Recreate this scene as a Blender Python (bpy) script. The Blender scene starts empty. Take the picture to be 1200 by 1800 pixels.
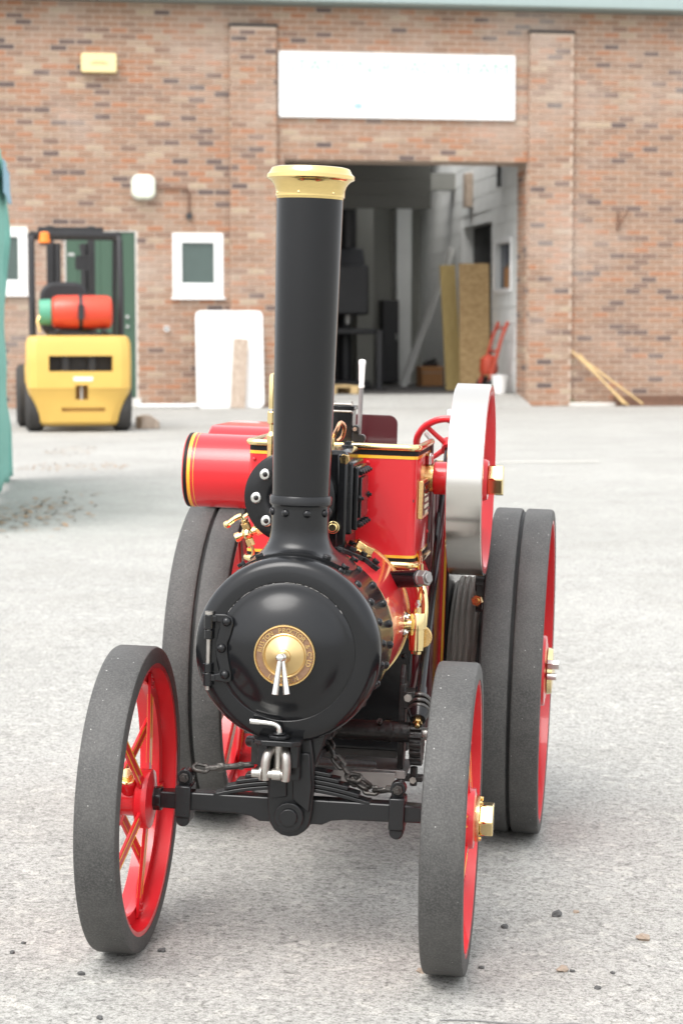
import bpy, bmesh, math, random
from mathutils import Vector, Matrix
R = math.radians
random.seed(7)
scene = bpy.context.scene
COL = scene.collection

# ------------------------------------------------------------------ camera, sky, sun, exposure
cam_data = bpy.data.cameras.new('camera')
cam = bpy.data.objects.new('camera', cam_data)
COL.objects.link(cam)
cam.location = (0, 0, 0.82)
cam.rotation_euler = (R(90) - math.atan(300 / 3600), 0, 0)
cam_data.sensor_fit = 'VERTICAL'
cam_data.sensor_height = 36
cam_data.lens = 72
cam_data.clip_start = 0.05
cam_data.clip_end = 1000
cam_data.dof.use_dof = True
cam_data.dof.focus_distance = 2.68
cam_data.dof.aperture_fstop = 11.0
scene.camera = cam

SUN_EL, SUN_AZ = R(56), R(212)          # high, behind the camera and to its left
world = bpy.data.worlds.new('World')
scene.world = world
world.use_nodes = True
wn, wl = world.node_tree.nodes, world.node_tree.links
wn.clear()
sky = wn.new('ShaderNodeTexSky')
sky.sky_type = 'NISHITA'
sky.sun_disc = False
sky.sun_elevation = SUN_EL
sky.sun_rotation = SUN_AZ
sky.air_density = 1.0
sky.dust_density = 6.0
sky.ozone_density = 1.0
hs = wn.new('ShaderNodeHueSaturation')   # bright overcast: the blue is mostly gone
hs.inputs['Saturation'].default_value = 0.28
bg = wn.new('ShaderNodeBackground')
bg.inputs['Strength'].default_value = 0.15
wo = wn.new('ShaderNodeOutputWorld')
wl.new(sky.outputs[0], hs.inputs['Color'])
veil = wn.new('ShaderNodeMix')             # even cloud cover over the clear sky
veil.data_type = 'RGBA'
veil.inputs['Factor'].default_value = 0.55
veil.inputs['B'].default_value = (5.75, 5.85, 6.0, 1)
wl.new(hs.outputs[0], veil.inputs['A'])
wl.new(veil.outputs['Result'], bg.inputs['Color'])
wl.new(bg.outputs[0], wo.inputs['Surface'])

sun_data = bpy.data.lights.new('sun', 'SUN')
sun_data.energy = 0.8
sun_data.angle = R(40)
sun_data.color = (1.0, 0.98, 0.95)
sun = bpy.data.objects.new('sun', sun_data)
COL.objects.link(sun)
sd = Vector((math.sin(SUN_AZ) * math.cos(SUN_EL), math.cos(SUN_AZ) * math.cos(SUN_EL), math.sin(SUN_EL)))
sun.rotation_euler = sd.to_track_quat('Z', 'Y').to_euler()
sun.location = (-6, -8, 14)

vs = scene.view_settings
vs.view_transform = 'Standard'
vs.look = 'None'
vs.gamma = 1
vs.use_curve_mapping = False
vs.exposure = 1.24
scene.cycles.max_bounces = 8
scene.cycles.diffuse_bounces = 5

# ------------------------------------------------------------------ materials
def _mat(name):
    m = bpy.data.materials.new(name)
    m.use_nodes = True
    n, l = m.node_tree.nodes, m.node_tree.links
    return m, n, l, n['Principled BSDF']

def plain(name, col, rough=0.5, metal=0.0, coat=0.0, var=0.12, vscale=9.0, bump=0.0, bscale=60.0, spec=0.5, rvar=0.1):
    """painted / cast / turned surfaces: base colour with slow variation, uneven gloss, optional fine relief"""
    m, n, l, p = _mat(name)
    tc = n.new('ShaderNodeTexCoord')
    nz = n.new('ShaderNodeTexNoise')
    nz.inputs['Scale'].default_value = vscale
    nz.inputs['Detail'].default_value = 5
    l.new(tc.outputs['Object'], nz.inputs['Vector'])
    mx = n.new('ShaderNodeMix')
    mx.data_type = 'RGBA'
    c = (*col, 1)
    mx.inputs['A'].default_value = tuple(max(0, v * (1 - var)) for v in col) + (1,)
    mx.inputs['B'].default_value = tuple(min(1, v * (1 + var)) for v in col) + (1,)
    l.new(nz.outputs['Fac'], mx.inputs['Factor'])
    l.new(mx.outputs['Result'], p.inputs['Base Color'])
    mr = n.new('ShaderNodeMapRange')
    mr.inputs['To Min'].default_value = max(0.02, rough - rvar * rough * 2)
    mr.inputs['To Max'].default_value = min(1, rough + rvar * rough * 2)
    nz2 = n.new('ShaderNodeTexNoise')
    nz2.inputs['Scale'].default_value = vscale * 3.1
    l.new(tc.outputs['Object'], nz2.inputs['Vector'])
    l.new(nz2.outputs['Fac'], mr.inputs['Value'])
    l.new(mr.outputs['Result'], p.inputs['Roughness'])
    p.inputs['Metallic'].default_value = metal
    p.inputs['Coat Weight'].default_value = coat
    p.inputs['Coat Roughness'].default_value = 0.06
    p.inputs['Specular IOR Level'].default_value = spec
    if bump:
        nb = n.new('ShaderNodeTexNoise')
        nb.inputs['Scale'].default_value = bscale
        nb.inputs['Detail'].default_value = 6
        l.new(tc.outputs['Object'], nb.inputs['Vector'])
        b = n.new('ShaderNodeBump')
        b.inputs['Strength'].default_value = bump
        b.inputs['Distance'].default_value = 0.01
        l.new(nb.outputs['Fac'], b.inputs['Height'])
        l.new(b.outputs['Normal'], p.inputs['Normal'])
    return m

def rubber_mat():
    m, n, l, p = _mat('rubber')
    tc = n.new('ShaderNodeTexCoord')
    nz = n.new('ShaderNodeTexNoise'); nz.inputs['Scale'].default_value = 9; nz.inputs['Detail'].default_value = 10; nz.inputs['Roughness'].default_value = 0.7
    l.new(tc.outputs['Object'], nz.inputs['Vector'])
    cr = n.new('ShaderNodeValToRGB')
    cr.color_ramp.elements[0].position = 0.3; cr.color_ramp.elements[0].color = (0.027, 0.027, 0.027, 1)
    cr.color_ramp.elements[1].position = 0.72; cr.color_ramp.elements[1].color = (0.074, 0.072, 0.068, 1)
    l.new(nz.outputs['Fac'], cr.inputs['Fac'])
    # stone dust and grit pressed into the rubber
    vo = n.new('ShaderNodeTexVoronoi'); vo.inputs['Scale'].default_value = 130
    l.new(tc.outputs['Object'], vo.inputs['Vector'])
    sep = n.new('ShaderNodeSeparateColor'); l.new(vo.outputs['Color'], sep.inputs['Color'])
    gt = n.new('ShaderNodeMath'); gt.operation = 'GREATER_THAN'; gt.inputs[1].default_value = 0.80; l.new(sep.outputs['Red'], gt.inputs[0])
    sz = n.new('ShaderNodeMath'); sz.operation = 'MULTIPLY'; sz.inputs[1].default_value = 0.17; l.new(sep.outputs['Green'], sz.inputs[0])
    lt = n.new('ShaderNodeMath'); lt.operation = 'LESS_THAN'; l.new(vo.outputs['Distance'], lt.inputs[0]); l.new(sz.outputs[0], lt.inputs[1])
    mu = n.new('ShaderNodeMath'); mu.operation = 'MULTIPLY'; l.new(gt.outputs[0], mu.inputs[0]); l.new(lt.outputs[0], mu.inputs[1])
    n2 = n.new('ShaderNodeTexNoise'); n2.inputs['Scale'].default_value = 420; n2.inputs['Detail'].default_value = 3
    l.new(tc.outputs['Object'], n2.inputs['Vector'])
    mr = n.new('ShaderNodeMapRange'); mr.inputs['From Min'].default_value = 0.4; mr.inputs['From Max'].default_value = 0.75; mr.inputs['To Max'].default_value = 0.45
    l.new(n2.outputs['Fac'], mr.inputs['Value'])
    d = n.new('ShaderNodeMix'); d.data_type = 'RGBA'; d.inputs['B'].default_value = (0.15, 0.148, 0.14, 1)
    l.new(mr.outputs['Result'], d.inputs['Factor']); l.new(cr.outputs['Color'], d.inputs['A'])
    mx = n.new('ShaderNodeMix'); mx.data_type = 'RGBA'; mx.inputs['B'].default_value = (0.32, 0.315, 0.30, 1)
    l.new(mu.outputs[0], mx.inputs['Factor']); l.new(d.outputs['Result'], mx.inputs['A'])
    l.new(mx.outputs['Result'], p.inputs['Base Color'])
    p.inputs['Roughness'].default_value = 0.62
    b = n.new('ShaderNodeBump'); b.inputs['Strength'].default_value = 0.25; b.inputs['Distance'].default_value = 0.002
    l.new(n2.outputs['Fac'], b.inputs['Height']); l.new(b.outputs['Normal'], p.inputs['Normal'])
    return m

def ground_mat():
    m, n, l, p = _mat('worn_concrete')
    tc = n.new('ShaderNodeTexCoord')
    def noise(s, d=6, r=0.6, vec=None):
        k = n.new('ShaderNodeTexNoise'); k.inputs['Scale'].default_value = s; k.inputs['Detail'].default_value = d; k.inputs['Roughness'].default_value = r
        l.new(vec or tc.outputs['Object'], k.inputs['Vector']); return k
    def ramp(fac, stops):
        c = n.new('ShaderNodeValToRGB')
        e = c.color_ramp.elements
        e[0].position, e[0].color = stops[0][0], (*stops[0][1], 1)
        e[1].position, e[1].color = stops[-1][0], (*stops[-1][1], 1)
        for pos, co in stops[1:-1]:
            x = e.new(pos); x.color = (*co, 1)
        l.new(fac, c.inputs['Fac']); return c
    def mult(a, b, f=1.0):
        k = n.new('ShaderNodeMix'); k.data_type = 'RGBA'; k.blend_type = 'MULTIPLY'; k.inputs['Factor'].default_value = f
        l.new(a, k.inputs['A']); l.new(b, k.inputs['B']); return k.outputs['Result']
    base = ramp(noise(0.45, 8, 0.62).outputs['Fac'], [(0.3, (0.375, 0.370, 0.350)), (0.7, (0.455, 0.449, 0.428))])
    patch = ramp(noise(2.6, 6, 0.65).outputs['Fac'], [(0.33, (0.91, 0.905, 0.895)), (0.6, (1, 1, 1))])
    grit = ramp(noise(125, 4, 0.75).outputs['Fac'], [(0.35, (0.38, 0.376, 0.365)), (0.47, (0.93, 0.93, 0.92)), (0.66, (1.2, 1.2, 1.19))])
    grit2 = ramp(noise(330, 2, 0.8).outputs['Fac'], [(0.34, (0.50, 0.50, 0.49)), (0.6, (1.15, 1.15, 1.15))])
    vo = n.new('ShaderNodeTexVoronoi'); vo.inputs['Scale'].default_value = 62
    l.new(tc.outputs['Object'], vo.inputs['Vector'])
    sp = n.new('ShaderNodeSeparateColor'); l.new(vo.outputs['Color'], sp.inputs['Color'])
    chips = ramp(sp.outputs['Red'], [(0.0, (0.72, 0.72, 0.72)), (0.12, (0.92, 0.92, 0.92)), (0.86, (1, 1, 1)), (0.97, (1.2, 1.19, 1.17))])
    col = mult(base.outputs['Color'], patch.outputs['Color'])
    col = mult(col, grit.outputs['Color'], 0.9)
    col = mult(col, grit2.outputs['Color'], 0.7)
    col = mult(col, chips.outputs['Color'], 0.8)
    l.new(col, p.inputs['Base Color'])
    p.inputs['Roughness'].default_value = 0.9
    p.inputs['Specular IOR Level'].default_value = 0.25
    nb = noise(140, 6, 0.75)
    b = n.new('ShaderNodeBump'); b.inputs['Strength'].default_value = 0.55; b.inputs['Distance'].default_value = 0.004
    l.new(nb.outputs['Fac'], b.inputs['Height']); l.new(b.outputs['Normal'], p.inputs['Normal'])
    return m

def brick_mat():
    m, n, l, p = _mat('facing_brick')
    at = n.new('ShaderNodeAttribute'); at.attribute_name = 'tone'
    cr = n.new('ShaderNodeValToRGB'); e = cr.color_ramp.elements
    stops = [(0.0, (0.12, 0.088, 0.080)), (0.09, (0.17, 0.118, 0.10)), (0.17, (0.25, 0.158, 0.115)), (0.45, (0.325, 0.205, 0.140)),
             (0.62, (0.36, 0.212, 0.138)), (0.74, (0.38, 0.178, 0.098)), (0.82, (0.34, 0.228, 0.165)), (0.93, (0.39, 0.285, 0.205)), (1.0, (0.44, 0.34, 0.24))]
    e[0].position, e[0].color = stops[0][0], (*stops[0][1], 1)
    e[1].position, e[1].color = stops[-1][0], (*stops[-1][1], 1)
    for pos, c in stops[1:-1]:
        x = e.new(pos); x.color = (*c, 1)
    l.new(at.outputs['Fac'], cr.inputs['Fac'])
    tc = n.new('ShaderNodeTexCoord')
    g = n.new('ShaderNodeNewGeometry')
    nz = n.new('ShaderNodeTexNoise'); nz.inputs['Scale'].default_value = 22; nz.inputs['Detail'].default_value = 6
    l.new(g.outputs['Position'], nz.inputs['Vector'])
    mx = n.new('ShaderNodeMix'); mx.data_type = 'RGBA'; mx.blend_type = 'MULTIPLY'; mx.inputs['Factor'].default_value = 0.5
    c2 = n.new('ShaderNodeValToRGB'); c2.color_ramp.elements[0].position = 0.3; c2.color_ramp.elements[0].color = (0.62, 0.62, 0.62, 1); c2.color_ramp.elements[1].position = 0.65
    l.new(nz.outputs['Fac'], c2.inputs['Fac']); l.new(cr.outputs['Color'], mx.inputs['A']); l.new(c2.outputs['Color'], mx.inputs['B'])
    # lime bloom in broad patches
    n3 = n.new('ShaderNodeTexNoise'); n3.inputs['Scale'].default_value = 0.9; n3.inputs['Detail'].default_value = 7; l.new(g.outputs['Position'], n3.inputs['Vector'])
    mr = n.new('ShaderNodeMapRange'); mr.inputs['From Min'].default_value = 0.5; mr.inputs['From Max'].default_value = 0.75; mr.inputs['To Max'].default_value = 0.4; l.new(n3.outputs['Fac'], mr.inputs['Value'])
    m3 = n.new('ShaderNodeMix'); m3.data_type = 'RGBA'; m3.inputs['B'].default_value = (0.56, 0.50, 0.45, 1)
    l.new(mr.outputs['Result'], m3.inputs['Factor']); l.new(mx.outputs['Result'], m3.inputs['A'])
    l.new(m3.outputs['Result'], p.inputs['Base Color'])
    p.inputs['Roughness'].default_value = 0.88
    b = n.new('ShaderNodeBump'); b.inputs['Strength'].default_value = 0.4; b.inputs['Distance'].default_value = 0.004
    l.new(nz.outputs['Fac'], b.inputs['Height']); l.new(b.outputs['Normal'], p.inputs['Normal'])
    return m

def wood_mat(name, a, b_, scale=(1, 1, 12), flake=False):
    m, n, l, p = _mat(name)
    tc = n.new('ShaderNodeTexCoord'); mp = n.new('ShaderNodeMapping'); mp.inputs['Scale'].default_value = scale
    l.new(tc.outputs['Object'], mp.inputs['Vector'])
    if flake:
        k = n.new('ShaderNodeTexVoronoi'); k.inputs['Scale'].default_value = 26
        l.new(mp.outputs[0], k.inputs['Vector'])
        s = n.new('ShaderNodeSeparateColor'); l.new(k.outputs['Color'], s.inputs['Color']); f = s.outputs['Red']
    else:
        k = n.new('ShaderNodeTexNoise'); k.inputs['Scale'].default_value = 6; k.inputs['Detail'].default_value = 8
        l.new(mp.outputs[0], k.inputs['Vector']); f = k.outputs['Fac']
    cr = n.new('ShaderNodeValToRGB'); cr.color_ramp.elements[0].color = (*a, 1); cr.color_ramp.elements[1].color = (*b_, 1)
    if not flake:
        cr.color_ramp.elements[0].position = 0.3; cr.color_ramp.elements[1].position = 0.7
    l.new(f, cr.inputs['Fac']); l.new(cr.outputs[0], p.inputs['Base Color'])
    p.inputs['Roughness'].default_value = 0.75
    return m

def rope_mat():
    m, n, l, p = _mat('wire_rope')
    tc = n.new('ShaderNodeTexCoord'); w = n.new('ShaderNodeTexWave'); w.wave_type = 'BANDS'; w.bands_direction = 'DIAGONAL'
    w.inputs['Scale'].default_value = 95; l.new(tc.outputs['UV'], w.inputs['Vector'])
    mp = n.new('ShaderNodeMapping'); mp.inputs['Scale'].default_value = (1, 0.06, 1)
    l.new(tc.outputs['UV'], mp.inputs['Vector']); l.new(mp.outputs[0], w.inputs['Vector'])
    cr = n.new('ShaderNodeValToRGB'); cr.color_ramp.elements[0].color = (0.07, 0.066, 0.06, 1); cr.color_ramp.elements[1].color = (0.55, 0.52, 0.46, 1)
    l.new(w.outputs['Fac'], cr.inputs['Fac']); l.new(cr.outputs[0], p.inputs['Base Color'])
    p.inputs['Metallic'].default_value = 0.5; p.inputs['Roughness'].default_value = 0.45
    b = n.new('ShaderNodeBump'); b.inputs['Strength'].default_value = 0.8; b.inputs['Distance'].default_value = 0.003
    l.new(w.outputs['Fac'], b.inputs['Height']); l.new(b.outputs['Normal'], p.inputs['Normal'])
    return m

M = {}
M['ground'] = ground_mat()
M['brick'] = brick_mat()
M['mortar'] = plain('mortar', (0.50, 0.395, 0.315), 0.95, var=0.14, vscale=3, bump=0.3, bscale=90)
M['green_clad'] = plain('green_cladding', (0.29, 0.36, 0.35), 0.5, var=0.05)
M['rubber'] = rubber_mat()
M['red'] = plain('red_gloss_paint', (0.60, 0.010, 0.017), 0.35, coat=0.7, var=0.04, vscale=4, spec=0.3)
M['maroon'] = plain('dark_red_paint', (0.055, 0.005, 0.008), 0.30, coat=0.6, var=0.08)
M['black'] = plain('black_enamel', (0.008, 0.0085, 0.0095), 0.19, coat=0.05, var=0.15, vscale=12, spec=0.36, rvar=0.05)
M['black_cast'] = plain('black_painted_casting', (0.009, 0.0095, 0.0105), 0.25, coat=0.05, var=0.2, vscale=20, bump=0.02, bscale=90, spec=0.38)
M['black_oily'] = plain('oily_blackened_steel', (0.022, 0.021, 0.02), 0.34, metal=0.35, var=0.4, vscale=50, bump=0.15, bscale=160)
M['chain'] = plain('oily_dark_chain', (0.07, 0.065, 0.06), 0.38, metal=0.75, var=0.4, vscale=60, bump=0.2, bscale=200)
M['boss_brass'] = plain('rubbed_brass', (0.66, 0.48, 0.23), 0.34, metal=1.0, var=0.2, vscale=45)
M['cap_brass'] = plain('chimney_cap_brass', (0.80, 0.61, 0.26), 0.12, metal=1.0, var=0.05, vscale=14)
M['worm'] = plain('worn_dark_steel', (0.10, 0.095, 0.09), 0.28, metal=0.8, var=0.3, vscale=60)
M['brass'] = plain('polished_brass', (0.86, 0.69, 0.36), 0.13, metal=1.0, var=0.05, vscale=14)
M['brass_dull'] = plain('handled_brass', (0.72, 0.50, 0.22), 0.26, metal=1.0, var=0.15, vscale=40)
M['bronze'] = plain('cast_bronze', (0.30, 0.185, 0.12), 0.4, metal=0.85, var=0.15, vscale=80, bump=0.1, bscale=300)
M['steel'] = plain('bright_steel', (0.68, 0.67, 0.64), 0.2, metal=1.0, var=0.08, vscale=40)
M['fly_steel'] = plain('turned_steel_rim', (0.64, 0.62, 0.58), 0.18, metal=1.0, var=0.03, vscale=5, rvar=0.03)
M['steel_worn'] = plain('worn_plated_steel', (0.42, 0.40, 0.37), 0.36, metal=0.9, var=0.35, vscale=90)
M['copper'] = plain('copper_pipe', (0.80, 0.45, 0.28), 0.2, metal=1.0, var=0.1)
M['yellow_line'] = plain('yellow_lining', (0.85, 0.46, 0.015), 0.35, coat=0.8, var=0.05)
M['black_line'] = plain('black_lining', (0.010, 0.010, 0.010), 0.5, coat=0.0, var=0.1, spec=0.2)
M['white_grip'] = plain('white_plastic_grip', (0.80, 0.79, 0.75), 0.35, var=0.03)
M['rope'] = rope_mat()
M['plate_dark'] = plain('etched_plate_ground', (0.03, 0.028, 0.026), 0.4, var=0.2)
M['tray'] = plain('soiled_steel_plate', (0.30, 0.29, 0.28), 0.4, metal=0.7, var=0.35, vscale=30)
M['white'] = plain('white_paint', (0.82, 0.82, 0.81), 0.5, var=0.03)
M['upvc'] = plain('white_window_plastic', (0.83, 0.83, 0.82), 0.35, var=0.02)
M['glass_dark'] = plain('window_glass', (0.07, 0.10, 0.09), 0.12, var=0.1, spec=0.6)
M['door_green'] = plain('green_door_paint', (0.05, 0.10, 0.065), 0.45, var=0.08)
M['sign_text'] = plain('pale_mint_lettering', (0.33, 0.47, 0.42), 0.5, var=0.02)
M['sign_blue'] = plain('pale_blue_print', (0.33, 0.48, 0.52), 0.5, var=0.02)
M['alarm_yellow'] = plain('yellow_alarm_plastic', (0.80, 0.66, 0.34), 0.4, var=0.04)
M['alarm_text'] = plain('faded_red_print', (0.72, 0.42, 0.20), 0.5, var=0.1)
M['lamp_glass'] = plain('opal_lamp_glass', (0.76, 0.80, 0.66), 0.3, var=0.03)
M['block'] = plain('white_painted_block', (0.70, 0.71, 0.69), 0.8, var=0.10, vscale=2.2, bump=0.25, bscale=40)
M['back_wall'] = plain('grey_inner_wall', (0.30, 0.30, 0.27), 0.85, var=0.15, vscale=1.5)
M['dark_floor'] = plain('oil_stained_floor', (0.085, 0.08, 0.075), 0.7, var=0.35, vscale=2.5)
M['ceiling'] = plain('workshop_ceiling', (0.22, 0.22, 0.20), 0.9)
M['shutter'] = plain('grey_roller_shutter', (0.085, 0.085, 0.075), 0.55, var=0.08)
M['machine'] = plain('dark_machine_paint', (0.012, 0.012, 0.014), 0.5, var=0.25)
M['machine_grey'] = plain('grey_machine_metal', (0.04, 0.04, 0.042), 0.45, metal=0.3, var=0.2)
M['galv'] = plain('galvanised_steel', (0.52, 0.52, 0.50), 0.5, metal=0.3, var=0.2, vscale=20)
M['osb'] = wood_mat('strand_board', (0.32, 0.20, 0.085), (0.50, 0.35, 0.17), (1, 1, 2.5), flake=True)
M['ply_yellow'] = wood_mat('yellow_plywood', (0.42, 0.30, 0.11), (0.52, 0.39, 0.16), (8, 8, 1))
M['timber'] = wood_mat('pale_timber', (0.50, 0.35, 0.16), (0.66, 0.48, 0.24), (12, 12, 1))
M['old_wood'] = wood_mat('weathered_wood', (0.28, 0.21, 0.16), (0.50, 0.41, 0.33), (9, 9, 1.2))
M['cardboard'] = plain('orange_brown_card', (0.45, 0.22, 0.09), 0.8, var=0.12)
M['red_machine'] = plain('red_enamel', (0.35, 0.045, 0.02), 0.45, var=0.15)
M['fork_yellow'] = plain('forklift_yellow', (0.66, 0.42, 0.095), 0.42, coat=0.2, var=0.07, vscale=5)
M['fork_dark'] = plain('forklift_black', (0.02, 0.02, 0.022), 0.55, var=0.2)
M['fork_tyre'] = plain('forklift_tyre', (0.04, 0.038, 0.036), 0.8, var=0.2)
M['gas_red'] = plain('gas_bottle_red', (0.62, 0.055, 0.022), 0.4, coat=0.2, var=0.06)
M['gas_green'] = plain('green_valve_cover', (0.10, 0.34, 0.22), 0.5)
M['orange'] = plain('orange_beacon', (0.85, 0.22, 0.02), 0.25)
M['net'] = plain('green_debris_net', (0.17, 0.42, 0.35), 0.75, var=0.22, vscale=6, bump=0.5, bscale=40)
M['net_blue'] = plain('blue_net_patch', (0.26, 0.44, 0.54), 0.7, var=0.15)
M['rust'] = plain('rusty_steel', (0.16, 0.085, 0.055), 0.8, var=0.35, vscale=12, bump=0.2)
M['kerb'] = plain('pale_kerb_stone', (0.58, 0.56, 0.52), 0.85, var=0.08)
M['line_paint'] = plain('worn_white_line', (0.66, 0.64, 0.58), 0.85, var=0.12, vscale=8)
M['leaf_litter'] = plain('dry_leaf_litter', (0.34, 0.22, 0.13), 0.85, var=0.5, vscale=30)
M['weed'] = plain('green_weed', (0.07, 0.12, 0.03), 0.7, var=0.3, vscale=30)
M['stone_dark'] = plain('dark_stone', (0.09, 0.09, 0.088), 0.85, var=0.3, vscale=60, bump=0.4, bscale=200)
M['stone_tan'] = plain('tan_stone', (0.34, 0.27, 0.21), 0.85, var=0.3, vscale=60, bump=0.4, bscale=200)

# ------------------------------------------------------------------ mesh helpers
class MB:
    def __init__(s):
        s.v, s.f = [], []
    def add(s, vs_, fs):
        o = len(s.v)
        s.v += [tuple(p) for p in vs_]
        s.f += [tuple(i + o for i in f) for f in fs]
        return s
    def box(s, x0, x1, y0, y1, z0, z1):
        return s.add([(x0, y0, z0), (x1, y0, z0), (x1, y1, z0), (x0, y1, z0), (x0, y0, z1), (x1, y0, z1), (x1, y1, z1), (x0, y1, z1)],
                     [(0, 3, 2, 1), (4, 5, 6, 7), (0, 1, 5, 4), (1, 2, 6, 5), (2, 3, 7, 6), (3, 0, 4, 7)])
    def cyl(s, p0, p1, r0, r1=None, n=24, rot=0.0):
        p0, p1 = Vector(p0), Vector(p1)
        r1 = r0 if r1 is None else r1
        d = (p1 - p0).normalized()
        a = d.orthogonal().normalized(); b = d.cross(a)
        vs_ = []
        for p, r in ((p0, r0), (p1, r1)):
            for i in range(n):
                t = 2 * math.pi * i / n + rot
                vs_.append(p + (a * math.cos(t) + b * math.sin(t)) * r)
        fs = [(i, (i + 1) % n, n + (i + 1) % n, n + i) for i in range(n)]
        fs += [tuple(range(n - 1, -1, -1)), tuple(range(n, 2 * n))]
        return s.add(vs_, fs)
    def lathe(s, prof, axis='z', c=(0, 0, 0), n=48, closed=False):
        """prof: list of (radius, height along axis)"""
        c = Vector(c); m = len(prof); vs_ = []
        for r, h in prof:
            for i in range(n):
                t = 2 * math.pi * i / n
                a, b = r * math.cos(t), r * math.sin(t)
                vs_.append(c + Vector({'z': (a, b, h), 'x': (h, a, b), 'y': (b, h, a)}[axis]))
        fs = []
        for k in range(m if closed else m - 1):
            k2 = (k + 1) % m
            for i in range(n):
                j = (i + 1) % n
                fs.append((k * n + i, k * n + j, k2 * n + j, k2 * n + i))
        if not closed:
            if prof[0][0] > 1e-6: fs.append(tuple(range(n - 1, -1, -1)))
            if prof[-1][0] > 1e-6: fs.append(tuple((m - 1) * n + i for i in range(n)))
        return s.add(vs_, fs)
    def tube(s, pts, r, n=10, closed=False):
        pts = [Vector(p) for p in pts]; m = len(pts); rr = r if isinstance(r, (list, tuple)) else [r] * m
        vs_ = []; up = None
        for k in range(m):
            if closed: d = pts[(k + 1) % m] - pts[k - 1]
            else: d = pts[min(k + 1, m - 1)] - pts[max(k - 1, 0)]
            d.normalize()
            if up is None: up = d.orthogonal().normalized()
            up = (up - d * up.dot(d)).normalized(); w = d.cross(up)
            for i in range(n):
                t = 2 * math.pi * i / n
                vs_.append(pts[k] + (up * math.cos(t) + w * math.sin(t)) * rr[k])
        fs = []
        for k in range(m if closed else m - 1):
            k2 = (k + 1) % m
            for i in range(n):
                j = (i + 1) % n
                fs.append((k * n + i, k * n + j, k2 * n + j, k2 * n + i))
        if not closed:
            fs += [tuple(range(n - 1, -1, -1)), tuple((m - 1) * n + i for i in range(n))]
        return s.add(vs_, fs)
    def prism(s, poly, axis, a0, a1):
        """extrude a 2D outline (in the two axes other than axis, in order x,y,z) from a0 to a1"""
        n = len(poly); mk = {'x': lambda p, a: (a, p[0], p[1]), 'y': lambda p, a: (p[0], a, p[1]), 'z': lambda p, a: (p[0], p[1], a)}[axis]
        vs_ = [mk(p, a0) for p in poly] + [mk(p, a1) for p in poly]
        return s.add(vs_, [tuple(range(n)), tuple(range(2 * n - 1, n - 1, -1))] + [(i, n + i, n + (i + 1) % n, (i + 1) % n) for i in range(n)])
    def dome(s, p, d, r, h, n=12, rings=4, skirt=0.0):
        p, d = Vector(p), Vector(d).normalized()
        a = d.orthogonal().normalized(); b = d.cross(a); vs_ = []
        levels = ([(r, -skirt)] if skirt else []) + [(r * math.cos(math.pi / 2 * k / rings), h * math.sin(math.pi / 2 * k / rings)) for k in range(rings)]
        for rad, hh in levels:
            for i in range(n):
                t = 2 * math.pi * i / n
                vs_.append(p + d * hh + (a * math.cos(t) + b * math.sin(t)) * rad)
        vs_.append(p + d * h); m = len(levels); fs = []
        for k in range(m - 1):
            for i in range(n):
                fs.append((k * n + i, k * n + (i + 1) % n, (k + 1) * n + (i + 1) % n, (k + 1) * n + i))
        for i in range(n): fs.append(((m - 1) * n + i, (m - 1) * n + (i + 1) % n, m * n))
        fs.append(tuple(range(n - 1, -1, -1)))
        return s.add(vs_, fs)
    def xf(s, mtx):
        s.v = [tuple(mtx @ Vector(p)) for p in s.v]; return s
    def mesh(s, name, mat, angle=35):
        me = bpy.data.meshes.new(name)
        me.from_pydata(s.v, [], s.f)
        bm = bmesh.new(); bm.from_mesh(me); bmesh.ops.recalc_face_normals(bm, faces=bm.faces); bm.to_mesh(me); bm.free()
        me.materials.append(mat)
        if angle:
            me.polygons.foreach_set('use_smooth', [True] * len(me.polygons))
            me.set_sharp_from_angle(angle=R(angle))
        me.update()
        return me
    def obj(s, name, mat, parent=None, bevel=0.0, angle=35, seg=2):
        return link(name, s.mesh(name, mat, angle), parent, bevel, seg)

def link(name, me, parent=None, bevel=0.0, seg=2, loc=None, rot=None):
    o = bpy.data.objects.new(name, me); COL.objects.link(o)
    if parent: o.parent = parent
    if bevel:
        b = o.modifiers.new('bevel', 'BEVEL'); b.width = bevel; b.segments = seg; b.limit_method = 'ANGLE'; b.angle_limit = R(40)
        b.harden_normals = False
    if loc: o.location = loc
    if rot: o.rotation_euler = rot
    return o

def empty(name, loc=(0, 0, 0), rot=(0, 0, 0)):
    o = bpy.data.objects.new(name, None); COL.objects.link(o); o.empty_display_size = 0.2
    o.location = loc; o.rotation_euler = rot
    return o

def tag(o, label, cat, group=None):
    o['label'] = label; o['category'] = cat
    if group: o['group'] = group
    return o

def struct(o):
    o['kind'] = 'structure'; return o

def rrect(x0, x1, y0, y1, r, seg=5, corners=(1, 1, 1, 1)):
    """rounded rectangle outline, counter-clockwise; corners: bl, br, tr, tl"""
    out = []
    for (cx, cy, a0, on) in ((x0 + r, y0 + r, 180, corners[0]), (x1 - r, y0 + r, 270, corners[1]), (x1 - r, y1 - r, 0, corners[2]), (x0 + r, y1 - r, 90, corners[3])):
        if not on:
            out.append((x0 if cx < (x0 + x1) / 2 else x1, y0 if cy < (y0 + y1) / 2 else y1)); continue
        for k in range(seg + 1):
            t = R(a0 + 90 * k / seg); out.append((cx + r * math.cos(t), cy + r * math.sin(t)))
    return out

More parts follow.
